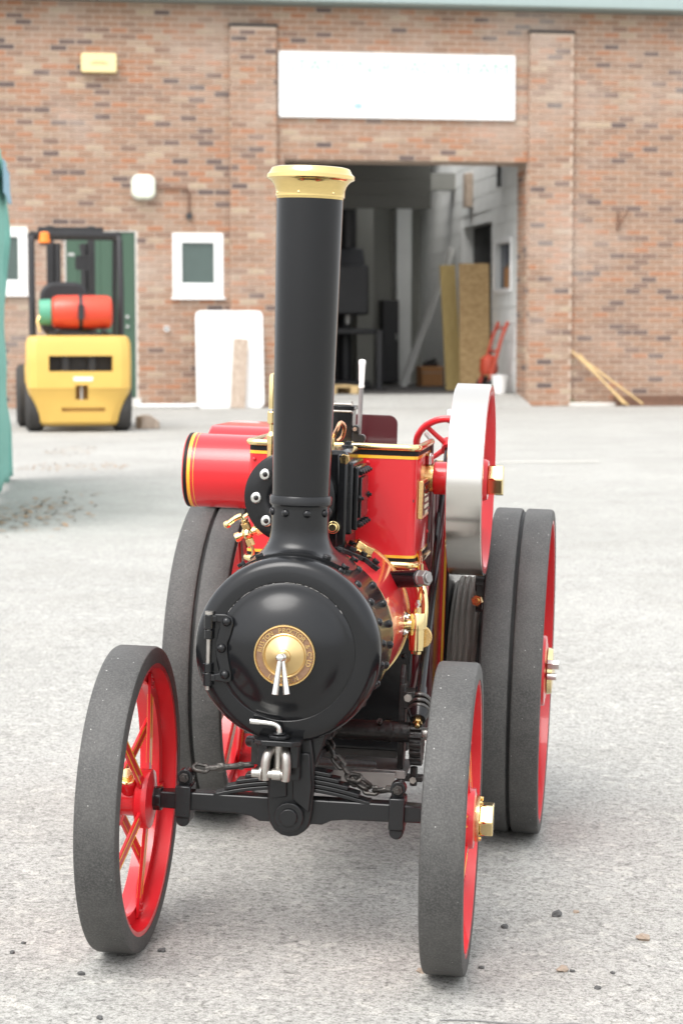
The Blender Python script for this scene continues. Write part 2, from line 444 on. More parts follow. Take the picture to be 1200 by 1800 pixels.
def bez(pts, n=8):
    """smooth curve through the given points (Catmull-Rom)"""
    P = [Vector(p) for p in pts]; out = []
    for i in range(len(P) - 1):
        a, b, c, d = P[max(i - 1, 0)], P[i], P[i + 1], P[min(i + 2, len(P) - 1)]
        for k in range(n):
            t = k / n
            out.append(0.5 * ((2 * b) + (c - a) * t + (2 * a - 5 * b + 4 * c - d) * t * t + (3 * b - a - 3 * c + d) * t ** 3))
    return out + [P[-1]]

def text_mesh(s, size, depth, bold=0.0):
    """letters as raised geometry: returns verts, faces (centred in x on 0, baseline at y = 0)"""
    cu = bpy.data.curves.new('lettering', 'FONT'); cu.body = s; cu.size = size; cu.extrude = depth; cu.align_x = 'CENTER'; cu.offset = bold
    cu.resolution_u = 3
    o = bpy.data.objects.new('lettering', cu); COL.objects.link(o)
    dg = bpy.context.evaluated_depsgraph_get(); dg.update()
    me = bpy.data.meshes.new_from_object(o.evaluated_get(dg))
    v = [tuple(x.co) for x in me.vertices]; f = [tuple(p.vertices) for p in me.polygons]
    bpy.data.objects.remove(o); bpy.data.meshes.remove(me); bpy.data.curves.remove(cu)
    return v, f

# ------------------------------------------------------------------ the ground
ENG_O = Vector((-0.0741, 2.6909, -0.0043)); HEAD, ROLL = R(-8), R(1.85)
def gz(x, y):
    """the yard falls gently to the right where the engine stands"""
    t = (x - ENG_O.x) * math.cos(HEAD) + (y - ENG_O.y) * math.sin(HEAD)
    s = 1.1 * math.tanh(t / 1.1) if abs(t) > 0.6 else t
    if abs(t) > 0.6: s = math.copysign(0.6 + 0.6 * math.tanh((abs(t) - 0.6) / 0.6), t)
    w = 1 if y < 4.2 else max(0, 1 - (y - 4.2) / 4.5); w = w * w * (3 - 2 * w)
    return -math.tan(ROLL) * s * w - 0.0043 * w

def build_ground():
    def axis(lo, hi, dense0, dense1, step):
        a = [lo, lo / 2 if lo < -20 else lo + 5]
        x = dense0
        while x < dense1 + 1e-6: a.append(round(x, 4)); x += step
        a += [hi * 0.3, hi]
        return sorted(set(a))
    xs = axis(-200, 200, -3.0, 3.0, 0.1); ys = axis(-120, 260, -1.0, 9.2, 0.12)
    v = [(x, y, gz(x, y)) for y in ys for x in xs]; nx = len(xs)
    f = [(j * nx + i, j * nx + i + 1, (j + 1) * nx + i + 1, (j + 1) * nx + i) for j in range(len(ys) - 1) for i in range(nx - 1)]
    mb = MB(); mb.add(v, f)
    struct(mb.obj('ground', M['ground'], angle=60))
build_ground()

# ------------------------------------------------------------------ the brick building
B_ANG = R(8.5)
bld = empty('brick_building', (0, 25.7, 0), (0, 0, B_ANG))
tag(bld, 'brick industrial unit with brick piers, open workshop doorway and green eaves', 'building')
BM_ = Matrix.Translation((0, 25.7, 0)) @ Matrix.Rotation(B_ANG, 4, 'Z')
def bw(u, y, z): return BM_ @ Vector((u, y, z))
WL, WR, WT = -9.0, 10.0, 4.93            # wall extents along u, and height to the eaves
OP = [(-0.711, 2.36, -0.1, 3.057), (-3.42, -2.535, -0.1, 2.18), (-2.10, -1.474, 1.37, 2.145), (-4.52, -3.86, 1.40, 2.20)]
PIL = [(-1.382, -0.818), (2.375, 2.927)]; PILT, PILD = 4.66, 0.075
BL, CH, J = 0.2090, 0.0746, 0.013       # brick pitch, course height, joint

def wall_body():
    us = sorted({WL, WR, *[o[0] for o in OP], *[o[1] for o in OP]}); zs = sorted({0.0, WT, *[max(0, o[2]) for o in OP], *[o[3] for o in OP]})
    mb = MB()
    for i in range(len(us) - 1):
        for k in range(len(zs) - 1):
            cu, cz = (us[i] + us[i + 1]) / 2, (zs[k] + zs[k + 1]) / 2
            if any(o[0] < cu < o[1] and o[2] < cz < o[3] for o in OP): continue
            d = 0.50
            mb.box(us[i], us[i + 1], 0.0, d, zs[k], zs[k + 1])
    for a, b in PIL: mb.box(a, b, -PILD, 0.002, 0, PILT)
    return mb.obj('wall', M['mortar'], bld, angle=0)
wall = wall_body()

def brick_rows():
    """every brick as (u0, u1, z0, z1, y_front, axis)"""
    out = []; rows = int(WT / CH)
    for r in range(rows):
        z0 = r * CH + J / 2; z1 = z0 + CH - J
        off = (BL / 2 if r % 2 else 0)
        def run(a, b, yf, holes):
            u = a - off - BL
            while u < b:
                p, q = max(u + J / 2, a + 0.001), min(u + BL - J / 2, b - 0.001)
                u += BL
                segs = [(p, q)]
                for h in holes:
                    if h[2] < z1 - 0.012 and h[3] > z0 + 0.012:
                        ns = []
                        for s0, s1 in segs:
                            if h[1] <= s0 or h[0] >= s1: ns.append((s0, s1)); continue
                            if h[0] > s0: ns.append((s0, h[0]))
                            if h[1] < s1: ns.append((h[1], s1))
                        segs = ns
                for s0, s1 in segs:
                    if s1 - s0 > 0.022: out.append((s0, s1, z0, z1, yf))
        holes = OP + ([(a - 0.0, b + 0.0, -1, PILT) for a, b in PIL])
        run(WL, WR, 0.0, holes)
        if z1 < PILT:
            for a, b in PIL: run(a, b, -PILD, [])
    return out
bricks = brick_rows()
TONES = 14
def tone():
    t = random.random()
    if t < 0.10: return random.uniform(0.0, 0.16)
    return random.betavariate(1.6, 1.5) * 0.84 + 0.16
def set_tone(me, vals):
    a = me.attributes.new('tone', 'FLOAT', 'FACE'); a.data.foreach_set('value', vals)
def brick_box(mb, u0, u1, z0, z1, yf, d=0.0075):
    yf2 = yf - d
    mb.add([(u0, yf + .004, z0), (u1, yf + .004, z0), (u1, yf + .004, z1), (u0, yf + .004, z1), (u0 + .003, yf2, z0 + .003), (u1 - .003, yf2, z0 + .003), (u1 - .003, yf2, z1 - .003), (u0 + .003, yf2, z1 - .003)],
           [(4, 5, 6, 7), (0, 1, 5, 4), (1, 2, 6, 5), (2, 3, 7, 6), (3, 0, 4, 7)])
# the 300 bricks that show clearest: whole bricks of the right-hand bay
full = [b for b in bricks if b[1] - b[0] > BL - J - 0.003 and b[4] == 0.0 and 2.95 < b[0] < 4.3]
full.sort(key=lambda b: abs((b[2]) - 1.6))
pick = set(full[:300])
protos = []
for k in range(TONES):
    mb = MB(); w, h = (BL - J) / 2, (CH - J) / 2
    brick_box(mb, -w, w, -h, h, 0.0, 0.006 + 0.003 * random.random())
    me = mb.mesh('brick', M['brick'], 0); t = tone(); set_tone(me, [t] * len(me.polygons)); protos.append(me)
for b in sorted(pick):
    link('brick', random.choice(protos), wall, loc=((b[0] + b[1]) / 2, b[4], (b[2] + b[3]) / 2))
mb = MB(); vals = []
for b in bricks:
    if b in pick: continue
    n0 = len(mb.f); brick_box(mb, *b, 0.006 + 0.003 * random.random()); vals += [tone()] * (len(mb.f) - n0)
    vals[n0:] = [vals[n0]] * (len(mb.f) - n0)
# returns: right reveal of the big doorway and the sides of the piers
def ret_bricks(u, y0, y1, sgn, z1max):
    r = 0
    while (r + 1) * CH < z1max:
        z0 = r * CH + J / 2; z1 = z0 + CH - J; y = y0 - (0.1 if r % 2 else 0)
        while y < y1:
            p, q = max(y + J / 2, y0 + .002), min(y + BL - J / 2, y1); y += BL
            if q - p < 0.02: continue
            t = tone(); a = u; c = u + sgn * 0.007
            mb.add([(a, p, z0), (a, q, z0), (a, q, z1), (a, p, z1), (c, p + .003, z0 + .003), (c, q - .003, z0 + .003), (c, q - .003, z1 - .003), (c, p + .003, z1 - .003)],
                   [(4, 5, 6, 7), (0, 1, 5, 4), (1, 2, 6, 5), (2, 3, 7, 6), (3, 0, 4, 7)]); vals.extend([t] * 5)
        r += 1
ret_bricks(2.36, -0.001, 0.50, -1, 3.05)
ret_bricks(-0.711, -0.001, 0.50, 1, 3.05)
for a, b in PIL:
    ret_bricks(a, -PILD, 0, -1, PILT); ret_bricks(b, -PILD, 0, 1, PILT)
me = bpy.data.meshes.new('brickwork'); me.from_pydata(mb.v, [], mb.f); me.materials.append(M['brick']); set_tone(me, vals)
o = link('brickwork', me, wall); o['kind'] = 'stuff'

# dark tile course capping each pier, green eaves, lintel
for a, b in PIL:
    MB().box(a - 0.02, b + 0.02, -PILD - 0.02, 0.001, PILT, PILT + 0.03).obj('pier_cap', M['fork_dark'], bld, 0.006)
eaves = MB().prism([(-0.32, WT + 0.012), (0.6, WT + 0.012), (0.6, WT + 0.9), (-0.16, WT + 0.9), (-0.32, WT + 0.34)], 'x', WL - 0.1, WR + 0.1).obj('eaves', M['green_clad'], bld, 0.01, angle=20)
MB().box(-0.715, 2.364, 0.005, 0.14, 3.057, 3.069).obj('door_lintel', M['fork_dark'], bld)

# windows
def window(u0, u1, z0, z1):
    f = MB()
    t = 0.115
    f.box(u0, u0 + t, -0.012, 0.07, z0, z1).box(u1 - t, u1, -0.012, 0.07, z0, z1).box(u0 + t, u1 - t, -0.012, 0.07, z0, z0 + t + .05).box(u0 + t, u1 - t, -0.012, 0.07, z1 - t, z1)
    w = f.obj('window', M['upvc'], bld, 0.008)
    MB().box(u0 + t - .002, u1 - t + .002, 0.02, 0.034, z0 + t + .048, z1 - t + .002).obj('pane', M['glass_dark'], w)
    MB().prism([(-0.06, z0 - 0.035), (0.03, z0 - 0.035), (0.03, z0 - 0.002), (-0.06, z0 - 0.018)], 'x', u0 - 0.02, u1 + 0.02).obj('sill', M['upvc'], w, 0.003)
    MB().box(u0 - 0.01, u1 + 0.01, 0.12, 0.45, z0 - 0.01, z1 + 0.01).obj('room_blind', M['machine_grey'], w)
window(-2.10, -1.474, 1.37, 2.145)
window(-4.52, -3.86, 1.40, 2.20)

# green personnel door
f = MB(); f.box(-3.42, -3.40, -0.004, 0.1, 0, 2.18).box(-2.557, -2.535, -0.004, 0.1, 0, 2.18).box(-3.40, -2.557, -0.004, 0.1, 2.155, 2.18)
dfr = f.obj('door_frame', M['kerb'], bld, 0.004)
d = MB().box(-3.40, -2.557, 0.015, 0.06, 0.13, 2.155).obj('door', M['door_green'], bld, 0.004)
for k in range(6):
    x = -3.39 + k * 0.138
    MB().box(x, x + 0.130, 0.008, 0.016, 0.15, 2.14).obj('door_plank', M['door_green'], d, 0.002)
for z in (1.86, 1.5, 0.5): MB().box(-3.372, -3.30, 0.0, 0.009, z, z + 0.035).obj('hinge', M['galv'], d)
h = MB().cyl((-2.66, 0.01, 1.12), (-2.66, -0.03, 1.12), 0.022, n=12); h.cyl((-2.66, 0.01, 1.0), (-2.66, -0.02, 1.0), 0.02, n=12)
h.obj('door_handle', M['steel'], d)
MB().box(-3.45, -2.5, -0.09, 0.05, 0.0, 0.12).obj('door_step', M['kerb'], bld, 0.008)

# ------------------------------------------------------------------ workshop interior
FZ = 0.14
ramp = MB().prism([(-0.42, 0.004), (0.32, FZ), (0.62, FZ), (0.62, -0.1), (-0.42, -0.1)], 'x', -0.70, 2.352).obj('doorway_ramp', M['ground'])
ramp.location = (0, 25.7, 0); ramp.rotation_euler = (0, 0, B_ANG); struct(ramp)
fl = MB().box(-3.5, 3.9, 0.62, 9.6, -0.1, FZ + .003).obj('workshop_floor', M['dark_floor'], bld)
# right wall of whitewashed blocks, with a dark doorway and a serving hatch
RWU = 2.40; RO = [(2.14, 4.10, 0.0, 2.46), (0.99, 1.87, 1.52, 2.12)]
rwall = MB()
ys = sorted({0.5, 7.4, *[o[0] for o in RO], *[o[1] for o in RO]}); zs = sorted({0.0, 4.0, *[o[2] for o in RO], *[o[3] for o in RO]})
for i in range(len(ys) - 1):
    for k in range(len(zs) - 1):
        if any(o[0] < (ys[i] + ys[i + 1]) / 2 < o[1] and o[2] - .01 < (zs[k] + zs[k + 1]) / 2 < o[3] for o in RO): continue
        rwall.box(RWU, RWU + 0.16, ys[i], ys[i + 1], zs[k], zs[k + 1])
rw = rwall.obj('block_wall', M['block'], bld, angle=0)
BMx = {}
r = 0
while r * 0.225 + FZ < 3.9:
    z0, z1 = FZ + r * 0.225 + 0.006, FZ + (r + 1) * 0.225 - 0.006
    y = 0.5 - (0.225 if r % 2 else 0)
    while y < 7.4:
        p, q = max(y + .006, 0.51), min(y + 0.45 - .006, 7.39); y += 0.45
        segs = [(p, q)]
        for h in RO:
            if h[2] < z1 - .02 and h[3] > z0 + .02:
                segs = [s for a, b in segs for s in ((a, min(b, h[0])), (max(a, h[1]), b)) if s[1] - s[0] > 0.03]
        for a, b in segs:
            if b - a < 0.03: continue
            key = round(b - a, 3)
            if key not in BMx:
                m_ = MB().box(-0.012, 0.004, -key / 2, key / 2, -(z1 - z0) / 2, (z1 - z0) / 2); BMx[key] = m_.mesh('block', M['block'], 0)
            link('block', BMx[key], rw, loc=(RWU, (a + b) / 2, (z0 + z1) / 2))
    r += 1
MB().box(RWU + 0.16, RWU + 1.7, 1.9, 4.4, 0, 2.9).obj('side_room_black_fill', M['fork_dark'], bld)  # solid black block, its colour stands for the shade beyond the doorway
hf = MB().box(RWU - .03, RWU + .02, 0.93, 0.99, 1.46, 2.18).box(RWU - .03, RWU + .02, 1.87, 1.93, 1.46, 2.18).box(RWU - .03, RWU + .02, .99, 1.87, 2.12, 2.18).box(RWU - .03, RWU + .02, .99, 1.87, 1.46, 1.52).obj('hatch_frame', M['white'], bld, 0.004)
MB().box(RWU + 0.05, RWU + 0.07, 0.99, 1.87, 1.52, 2.12).obj('hatch_pane', plain('dark_blue_pane', (0.012, 0.02, 0.05), 0.15), hf)
MB().box(RWU + 0.02, RWU + 0.048, 1.0, 1.5, 1.53, 1.80).obj('hatch_card', M['cardboard'], hf)
# rest of the shell
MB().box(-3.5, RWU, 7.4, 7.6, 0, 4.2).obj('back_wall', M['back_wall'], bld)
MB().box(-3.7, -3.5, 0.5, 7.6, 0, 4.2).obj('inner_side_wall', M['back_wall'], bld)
MB().box(-3.7, 1.2, 0.50, 7.6, 4.2, 4.35).obj('inner_ceiling', M['ceiling'], bld)  # ceiling gap on the right is added, lets sky light brighten the block wall
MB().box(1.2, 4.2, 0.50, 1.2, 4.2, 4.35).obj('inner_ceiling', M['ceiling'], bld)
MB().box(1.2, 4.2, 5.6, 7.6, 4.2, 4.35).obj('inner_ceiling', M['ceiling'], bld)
# pillars, hanging sectional door, roof beam
MB().box(1.92, 2.16, 6.9, 7.4, FZ, 4.2).obj('pillar', M['block'], bld, 0.01)
MB().box(1.10, 1.36, 5.8, 6.1, FZ, 3.3).obj('pillar', M['back_wall'], bld, 0.01)
sh = MB()
for k in range(5): sh.box(-0.9, 1.75, 3.2, 3.24, 2.68 + k * 0.2, 2.68 + k * 0.2 + 0.197)
sh.obj('raised_shutter', M['shutter'], bld, 0.002)
MB().box(-3.5, RWU, 4.6, 4.8, 3.05, 3.3).obj('roof_beam', M['ceiling'], bld)
MB().box(2.28, 2.385, 3.35, 3.55, 2.72, 3.2).obj('wall_bracket', M['old_wood'], bld, 0.01)
MB().cyl((2.33, 1.46, 3.4), (2.33, 1.46, 2.86), 0.03, n=10).obj('down_pipe', M['machine'], bld)
MB().box(2.375, 2.389, 5.1, 5.25, 1.35, 1.55).obj('wall_socket', M['machine_grey'], bld)

def in_bld(name, u, y, z, rz=0):
    p = bw(u, y, z); return empty(name, p, (0, 0, B_ANG + rz))

# things inside the workshop
t = in_bld('steel_channel', 1.60, 4.6, FZ + .003); tag(t, 'grey steel channel leaning against the white workshop wall', 'steel beam')
lx, lz = 0.74, 2.06
ang = math.atan2(lx, lz); L_ = math.hypot(lx, lz)
c = MB().box(-0.055, 0.055, -0.006, 0.006, 0, L_).box(-0.055, -0.045, -0.06, -0.006, 0, L_).box(0.045, 0.055, -0.06, -0.006, 0, L_)
c.xf(Matrix.Rotation(ang, 4, 'Y')).obj('channel', M['galv'], t)
t = in_bld('cardboard_box', 2.13, 5.2, FZ + .003, R(6)); tag(t, 'orange brown box with tools on top, beside the leaning channel', 'box')
MB().box(-0.17, 0.17, -0.15, 0.15, 0, 0.30).obj('carton', M['cardboard'], t, 0.01)
MB().box(-0.172, 0.172, -0.152, -0.149, 0.20, 0.215).obj('lid_seam', M['old_wood'], t)
MB().box(-0.10, 0.11, -0.08, 0.06, 0.301, 0.36).cyl((-0.06, -0.03, 0.36), (0.09, -0.02, 0.40), 0.03, n=10).obj('tools', M['fork_dark'], t, 0.01)

def leaning_board(name, label, cat, mat, u0, u1, y, h, th, lean, z0=FZ + .003, tiltx=0.0, group=None, r=0.0, skew=0.0):
    """a sheet standing on its lower edge and leaning back (towards +y)"""
    t = in_bld(name, (u0 + u1) / 2, y, z0)
    w = (u1 - u0) / 2
    pl = rrect(-w, w, 0, h, r, 5) if r else [(-w, 0), (w, 0), (w + skew, h), (-w + skew * 0.6, h)]
    mb_ = MB().prism(pl, 'y', 0, th)
    mb_.xf(Matrix.Rotation(tiltx, 4, 'Y') @ Matrix.Rotation(-lean, 4, 'X'))
    mb_.obj('sheet', mat, t, 0.002)
    return tag(t, label, cat, group)
# boards propped on the inner side wall (they lean towards +u)
leaning_board('strand_board', 'tall strand board sheet propped below the dark inner doorway', 'board', M['osb'], 1.93, 2.35, 2.0, 1.74, 0.02, R(4))
leaning_board('plywood_offcut', 'narrow yellow plywood strip propped left of the strand board', 'board', M['ply_yellow'], 1.86, 2.08, 2.6, 1.74, 0.018, R(4), tiltx=R(-2.5))
t = in_bld('sack_truck', 2.19, 0.95, FZ + .003, R(8)); tag(t, 'red sack truck leaning in the doorway behind the white bucket', 'trolley')
f = MB()
for y in (-0.17, 0.17): f.tube([(-0.16, y, 0.12), (0.02, y, 0.75), (0.10, y, 0.93)], 0.025, 8)
for z, x in ((0.3, -0.11), (0.55, -0.04), (0.85, 0.06)): f.tube([(x, -0.17, z), (x, 0.17, z)], 0.016, 8)
f.obj('frame', M['red_machine'], t)
MB().box(-0.32, -0.16, -0.17, 0.17, 0.0, 0.014).obj('toe_plate', M['red_machine'], t)
for y in (-0.21, 0.21): MB().cyl((-0.08, y - 0.03, 0.11), (-0.08, y + 0.03, 0.11), 0.11, n=20).obj('wheel', M['fork_tyre'], t)
MB().lathe([(0.0, 0.24), (0.10, 0.24), (0.125, 0.3), (0.11, 0.45), (0.05, 0.5), (0.0, 0.5)], 'z', (-0.10, 0, 0.0), 16).obj('motor', M['red_machine'], t)
t = in_bld('white_bucket', 2.18, 0.70, FZ + .003); tag(t, 'small white plastic bucket at the foot of the brick doorway', 'bucket')
MB().lathe([(0.0, 0.0), (0.085, 0.0), (0.105, 0.22), (0.112, 0.222), (0.112, 0.24), (0.10, 0.24), (0.082, 0.012), (0, 0.012)], 'z', n=24).obj('pail', M['white'], t)
MB().tube([(0.108 * math.cos(a), -0.03, 0.225 + 0.0 * a - 0.07 * math.sin(a)) for a in [i * math.pi / 10 for i in range(11)]], 0.004, 6).obj('bail_handle', M['steel'], t)
t = in_bld('timber_pallet', 0.04, 1.15, FZ + .003, R(4)); tag(t, 'pale timber pallet on the workshop floor behind the chimney', 'pallet')
for k in range(5): MB().box(-0.45, 0.28, -0.4 + k * 0.17, -0.4 + k * 0.17 + 0.12, 0.085, 0.105).obj('deck_board', M['timber'], t, 0.002)
for x in (-0.44, -0.12, 0.17): MB().box(x, x + 0.1, -0.4, 0.4, 0.0, 0.085).obj('bearer', M['timber'], t, 0.002)

# pillar drill, bench and clutter in the dark of the shop
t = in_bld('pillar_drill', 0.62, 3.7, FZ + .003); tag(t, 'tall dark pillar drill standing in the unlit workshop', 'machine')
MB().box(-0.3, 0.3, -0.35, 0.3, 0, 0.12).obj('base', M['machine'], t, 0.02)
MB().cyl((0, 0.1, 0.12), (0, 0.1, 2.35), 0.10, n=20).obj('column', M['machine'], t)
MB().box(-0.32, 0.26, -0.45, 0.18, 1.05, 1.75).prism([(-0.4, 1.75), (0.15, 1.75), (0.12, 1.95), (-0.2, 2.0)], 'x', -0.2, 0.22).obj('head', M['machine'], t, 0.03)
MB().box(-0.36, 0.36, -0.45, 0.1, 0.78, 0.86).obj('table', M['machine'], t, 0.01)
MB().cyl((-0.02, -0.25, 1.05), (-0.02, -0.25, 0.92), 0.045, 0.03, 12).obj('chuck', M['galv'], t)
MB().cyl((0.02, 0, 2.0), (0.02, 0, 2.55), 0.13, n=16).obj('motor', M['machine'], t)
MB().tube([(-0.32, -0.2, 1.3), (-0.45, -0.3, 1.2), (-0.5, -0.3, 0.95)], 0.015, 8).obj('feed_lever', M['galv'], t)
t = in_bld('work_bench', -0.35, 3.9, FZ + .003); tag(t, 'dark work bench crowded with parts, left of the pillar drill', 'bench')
MB().box(-0.7, 0.62, -0.35, 0.35, 0.72, 0.78).obj('bench_top', M['old_wood'], t, 0.006)
for x in (-0.66, 0.56):
    for y in (-0.31, 0.29): MB().box(x, x + 0.06, y, y + 0.06, 0, 0.72).obj('leg', M['machine_grey'], t)
MB().box(-0.66, 0.58, -0.3, 0.3, 0.2, 0.24).obj('shelf', M['machine_grey'], t)
for k, (x, z, w, hh, mt, nm) in enumerate([(-0.3, .783, .22, .2, 'red_machine', 'red_tool_box'), (0.25, .783, .26, .14, 'machine_grey', 'bench_vice'), (0.0, .243, .3, .22, 'machine', 'parts_bin'), (0.38, .243, .2, .16, 'galv', 'steel_tin')]):
    t2 = in_bld(nm, -0.35 + x, 3.85, FZ + .003 + z)
    MB().box(-w / 2, w / 2, -.12, .12, 0, hh * .8).box(-w / 2 - .008, w / 2 + .008, -.128, .128, hh * .8, hh).cyl((-.05, 0, hh + .03), (.05, 0, hh + .03), .012, n=8).obj('body', M[mt], t2, 0.008)
    tag(t2, ['red tool box on the dark work bench', 'grey bench vice block on the dark work bench', 'black parts bin on the shelf under the work bench', 'grey tin on the shelf under the work bench'][k], ['tool box', 'vice', 'bin', 'tin'][k])
t = in_bld('steel_post', 0.98, 3.0, FZ + .003); tag(t, 'short grey steel post standing right of the pillar drill', 'post')
MB().box(-0.1, 0.1, -0.1, 0.1, 0, 0.02).box(-0.04, 0.04, -0.04, 0.04, 0.02, 0.82).box(-.05, .05, -.05, .05, .82, .835).obj('post', M['machine_grey'], t, 0.005)
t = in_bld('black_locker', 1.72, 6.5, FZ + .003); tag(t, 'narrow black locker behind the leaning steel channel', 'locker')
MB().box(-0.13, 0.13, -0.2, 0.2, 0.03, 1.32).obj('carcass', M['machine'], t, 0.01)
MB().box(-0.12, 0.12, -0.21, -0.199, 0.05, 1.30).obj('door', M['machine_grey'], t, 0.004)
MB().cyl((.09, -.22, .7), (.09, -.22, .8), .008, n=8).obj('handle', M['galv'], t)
t = in_bld('storage_rack', 0.15, 6.6, FZ + .003); tag(t, 'tall shelving rack against the back wall of the workshop', 'shelving')
for x in (-0.75, 0.70):
    for y in (-.25, .2): MB().box(x, x + 0.05, y, y + .05, 0, 2.5).obj('upright', M['machine'], t)
for z in (0.4, 1.0, 1.6, 2.2): MB().box(-0.75, 0.75, -.25, .25, z, z + 0.03).obj('shelf', M['machine_grey'], t)
for k, (x, z, w, hh, mt) in enumerate([(-.5, 1.033, .3, .35, 'machine'), (-.05, 1.033, .4, .28, 'machine_grey'), (.4, 1.633, .35, .3, 'osb'), (-.3, 1.633, .5, .22, 'machine'), (.2, .433, .6, .4, 'machine')]):
    t2 = in_bld('storage_box', 0.15 + x, 6.55, FZ + .003 + z)
    MB().box(-w / 2, w / 2, -.15, .15, 0, hh).box(-w / 2 - .01, w / 2 + .01, -.16, .16, hh - .05, hh + .005).obj('body', M[mt], t2, 0.006)
    tag(t2, ['tall black storage box, left end of the second rack shelf', 'grey storage box in the middle of the second rack shelf', 'brown board box on the third rack shelf', 'flat black storage box on the third rack shelf', 'wide black storage box on the lowest rack shelf'][k], 'box', 'boxes on the workshop rack')

# ------------------------------------------------------------------ on and against the facade
t = in_bld('workshop_sign', 0.70, -0.012, 3.975, 0); tag(t, 'large white sign board with faint pale lettering above the doorway', 'sign')
MB().prism(rrect(-1.485, 1.485, -0.40, 0.40, 0.02), 'y', -0.045, 0.0).obj('board', M['white'], t, 0.004)
def sign_line(txt, x0, x1, z, size, mat, nm):
    v, f = text_mesh(txt, size, 0.001)
    w = max(p[0] for p in v) - min(p[0] for p in v); k = (x1 - x0) / w; cx = (x0 + x1) / 2
    MB().add([(p[0] * k + cx, -0.047 - p[2], p[1] + z) for p in v], f).obj(nm, mat, t, angle=0)
sign_line('STATION', -1.38, -0.33, 0.15, 0.22, M['sign_text'], 'lettering')
sign_line('ROAD', -0.20, 0.46, 0.15, 0.22, M['sign_text'], 'lettering')
sign_line('STEAM', 0.55, 1.40, 0.15, 0.22, M['sign_text'], 'lettering')
MB().prism([(-.54, -.29), (-.46, -.29), (-.44, -.24), (-.50, -.21), (-.56, -.24)], 'y', -.048, -.045).obj('emblem', M['sign_blue'], t)
t = in_bld('alarm_box', -2.98, -0.012, 4.18); tag(t, 'yellow alarm box high on the brick wall', 'alarm box')
MB().prism(rrect(-0.215, 0.215, -0.115, 0.115, 0.03), 'y', -0.10, 0.0).obj('cover', M['alarm_yellow'], t, 0.012)
MB().box(-0.10, 0.11, -0.1016, -0.1, -0.022, 0.004).box(-0.07, 0.08, -0.1016, -0.1, 0.010, 0.022).obj('print', M['alarm_text'], t, angle=0)
t = in_bld('wall_lamp', -2.453, -0.010, 2.70); tag(t, 'round opal bulkhead lamp on the brick wall above the door', 'lamp')
MB().prism(rrect(-0.15, 0.15, -0.155, 0.155, 0.09, 8), 'y', -0.035, 0.0).obj('base', M['galv'], t)
MB().prism(rrect(-0.145, 0.145, -0.15, 0.15, 0.10, 8), 'y', -0.11, -0.035).obj('lens', M['lamp_glass'], t, 0.04, seg=4)
t = in_bld('cable_conduit', -2.3, -0.012, 2.69); tag(t, 'dark cable conduit running right from the wall lamp to a junction box', 'conduit')
MB().tube([(0.02, -0.02, 0), (0.38, -0.02, 0), (0.405, -0.02, -0.03), (0.405, -0.02, -0.30)], 0.012, 8).obj('pipe', M['rust'], t)
MB().cyl((0.405, -0.05, -0.335), (0.405, 0.0, -0.335), 0.04, n=14).obj('junction_box', M['machine_grey'], t)
t = in_bld('waste_pipe', -2.187, -0.01, 0.974); tag(t, 'small white pipe stub poking from the brick wall', 'pipe')
MB().lathe([(0.028, 0.0), (0.028, -0.09), (0.034, -0.09), (0.034, -0.13), (0.022, -0.13), (0.022, -0.02), (0, -0.02)], 'y', n=16).obj('stub', M['upvc'], t)
t = in_bld('iron_bracket', 3.53, -0.01, 2.22); tag(t, 'thin rusty forked iron bracket on the right brick wall', 'bracket')
MB().tube([(0, -0.01, 0), (0.012, -0.02, 0.24)], 0.012, 6).tube([(0, -0.02, 0.02), (0.13, -0.05, 0.27)], 0.010, 6).obj('fork', M['rust'], t)

leaning_board('white_board', 'white sheet with rounded corners leaning on the brick wall', 'board', M['white'], -1.83, -1.00, -0.26, 1.21, 0.03, R(8.5), z0=0.002, r=0.07)
leaning_board('weathered_plank', 'weathered plank leaning on the white sheet', 'plank', M['old_wood'], -1.43, -1.25, -0.40, 0.87, 0.03, R(12), z0=0.004, tiltx=R(4))
t = in_bld('white_pipe', -2.55, -0.12, 0.02); tag(t, 'white plastic pipe lying along the foot of the brick wall', 'pipe')
MB().tube([(0, 0, 0.008), (0.8, 0.01, 0.006)], 0.026, 12).cyl((0.66, .01, .008), (0.72, .01, .008), 0.031, n=12).obj('pipe', M['upvc'], t)
t = in_bld('kerb_stone', 3.2, -0.12, 0); tag(t, 'pale kerb stone lying at the foot of the right brick wall', 'kerb')
MB().box(-0.30, 0.29, -0.07, 0.07, -0.01, 0.045).obj('stone', M['kerb'], t, 0.012)
t = in_bld('rusty_channel', 4.3, -0.16, 0); tag(t, 'long rusty steel channel lying along the right wall', 'steel beam')
MB().box(-0.82, 1.2, -0.07, 0.07, 0.0, 0.012).box(-0.82, 1.2, 0.058, 0.07, 0.012, 0.13).box(-0.82, 1.2, -0.07, -0.058, 0.012, 0.05).obj('channel', M['rust'], t)
for k, (u0, z0, u1, z1, wd) in enumerate([(2.93, 0.70, 3.62, 0.012, 0.026), (3.02, 0.66, 3.56, 0.03, 0.018), (3.03, 0.62, 3.80, 0.03, 0.014)]):
    t = in_bld('timber_lath', u1, -0.30 - 0.02 * k, 0.0)
    p0, p1 = Vector((0, 0, z1)), Vector((u0 - u1, 0.20, z0)); dv = (p1 - p0)
    q = dv.to_track_quat('Z', 'Y').to_matrix().to_4x4()
    MB().box(-wd, wd, -0.011, 0.011, 0, dv.length).xf(Matrix.Translation(p0) @ q).obj('lath', M['timber'], t, 0.002)
    tag(t, ['widest pale timber lath leaning against the brick pier', 'middle pale timber lath leaning against the brick pier', 'thin timber lath lying lowest across the rusty channel'][k], 'timber', 'laths by the right wall')
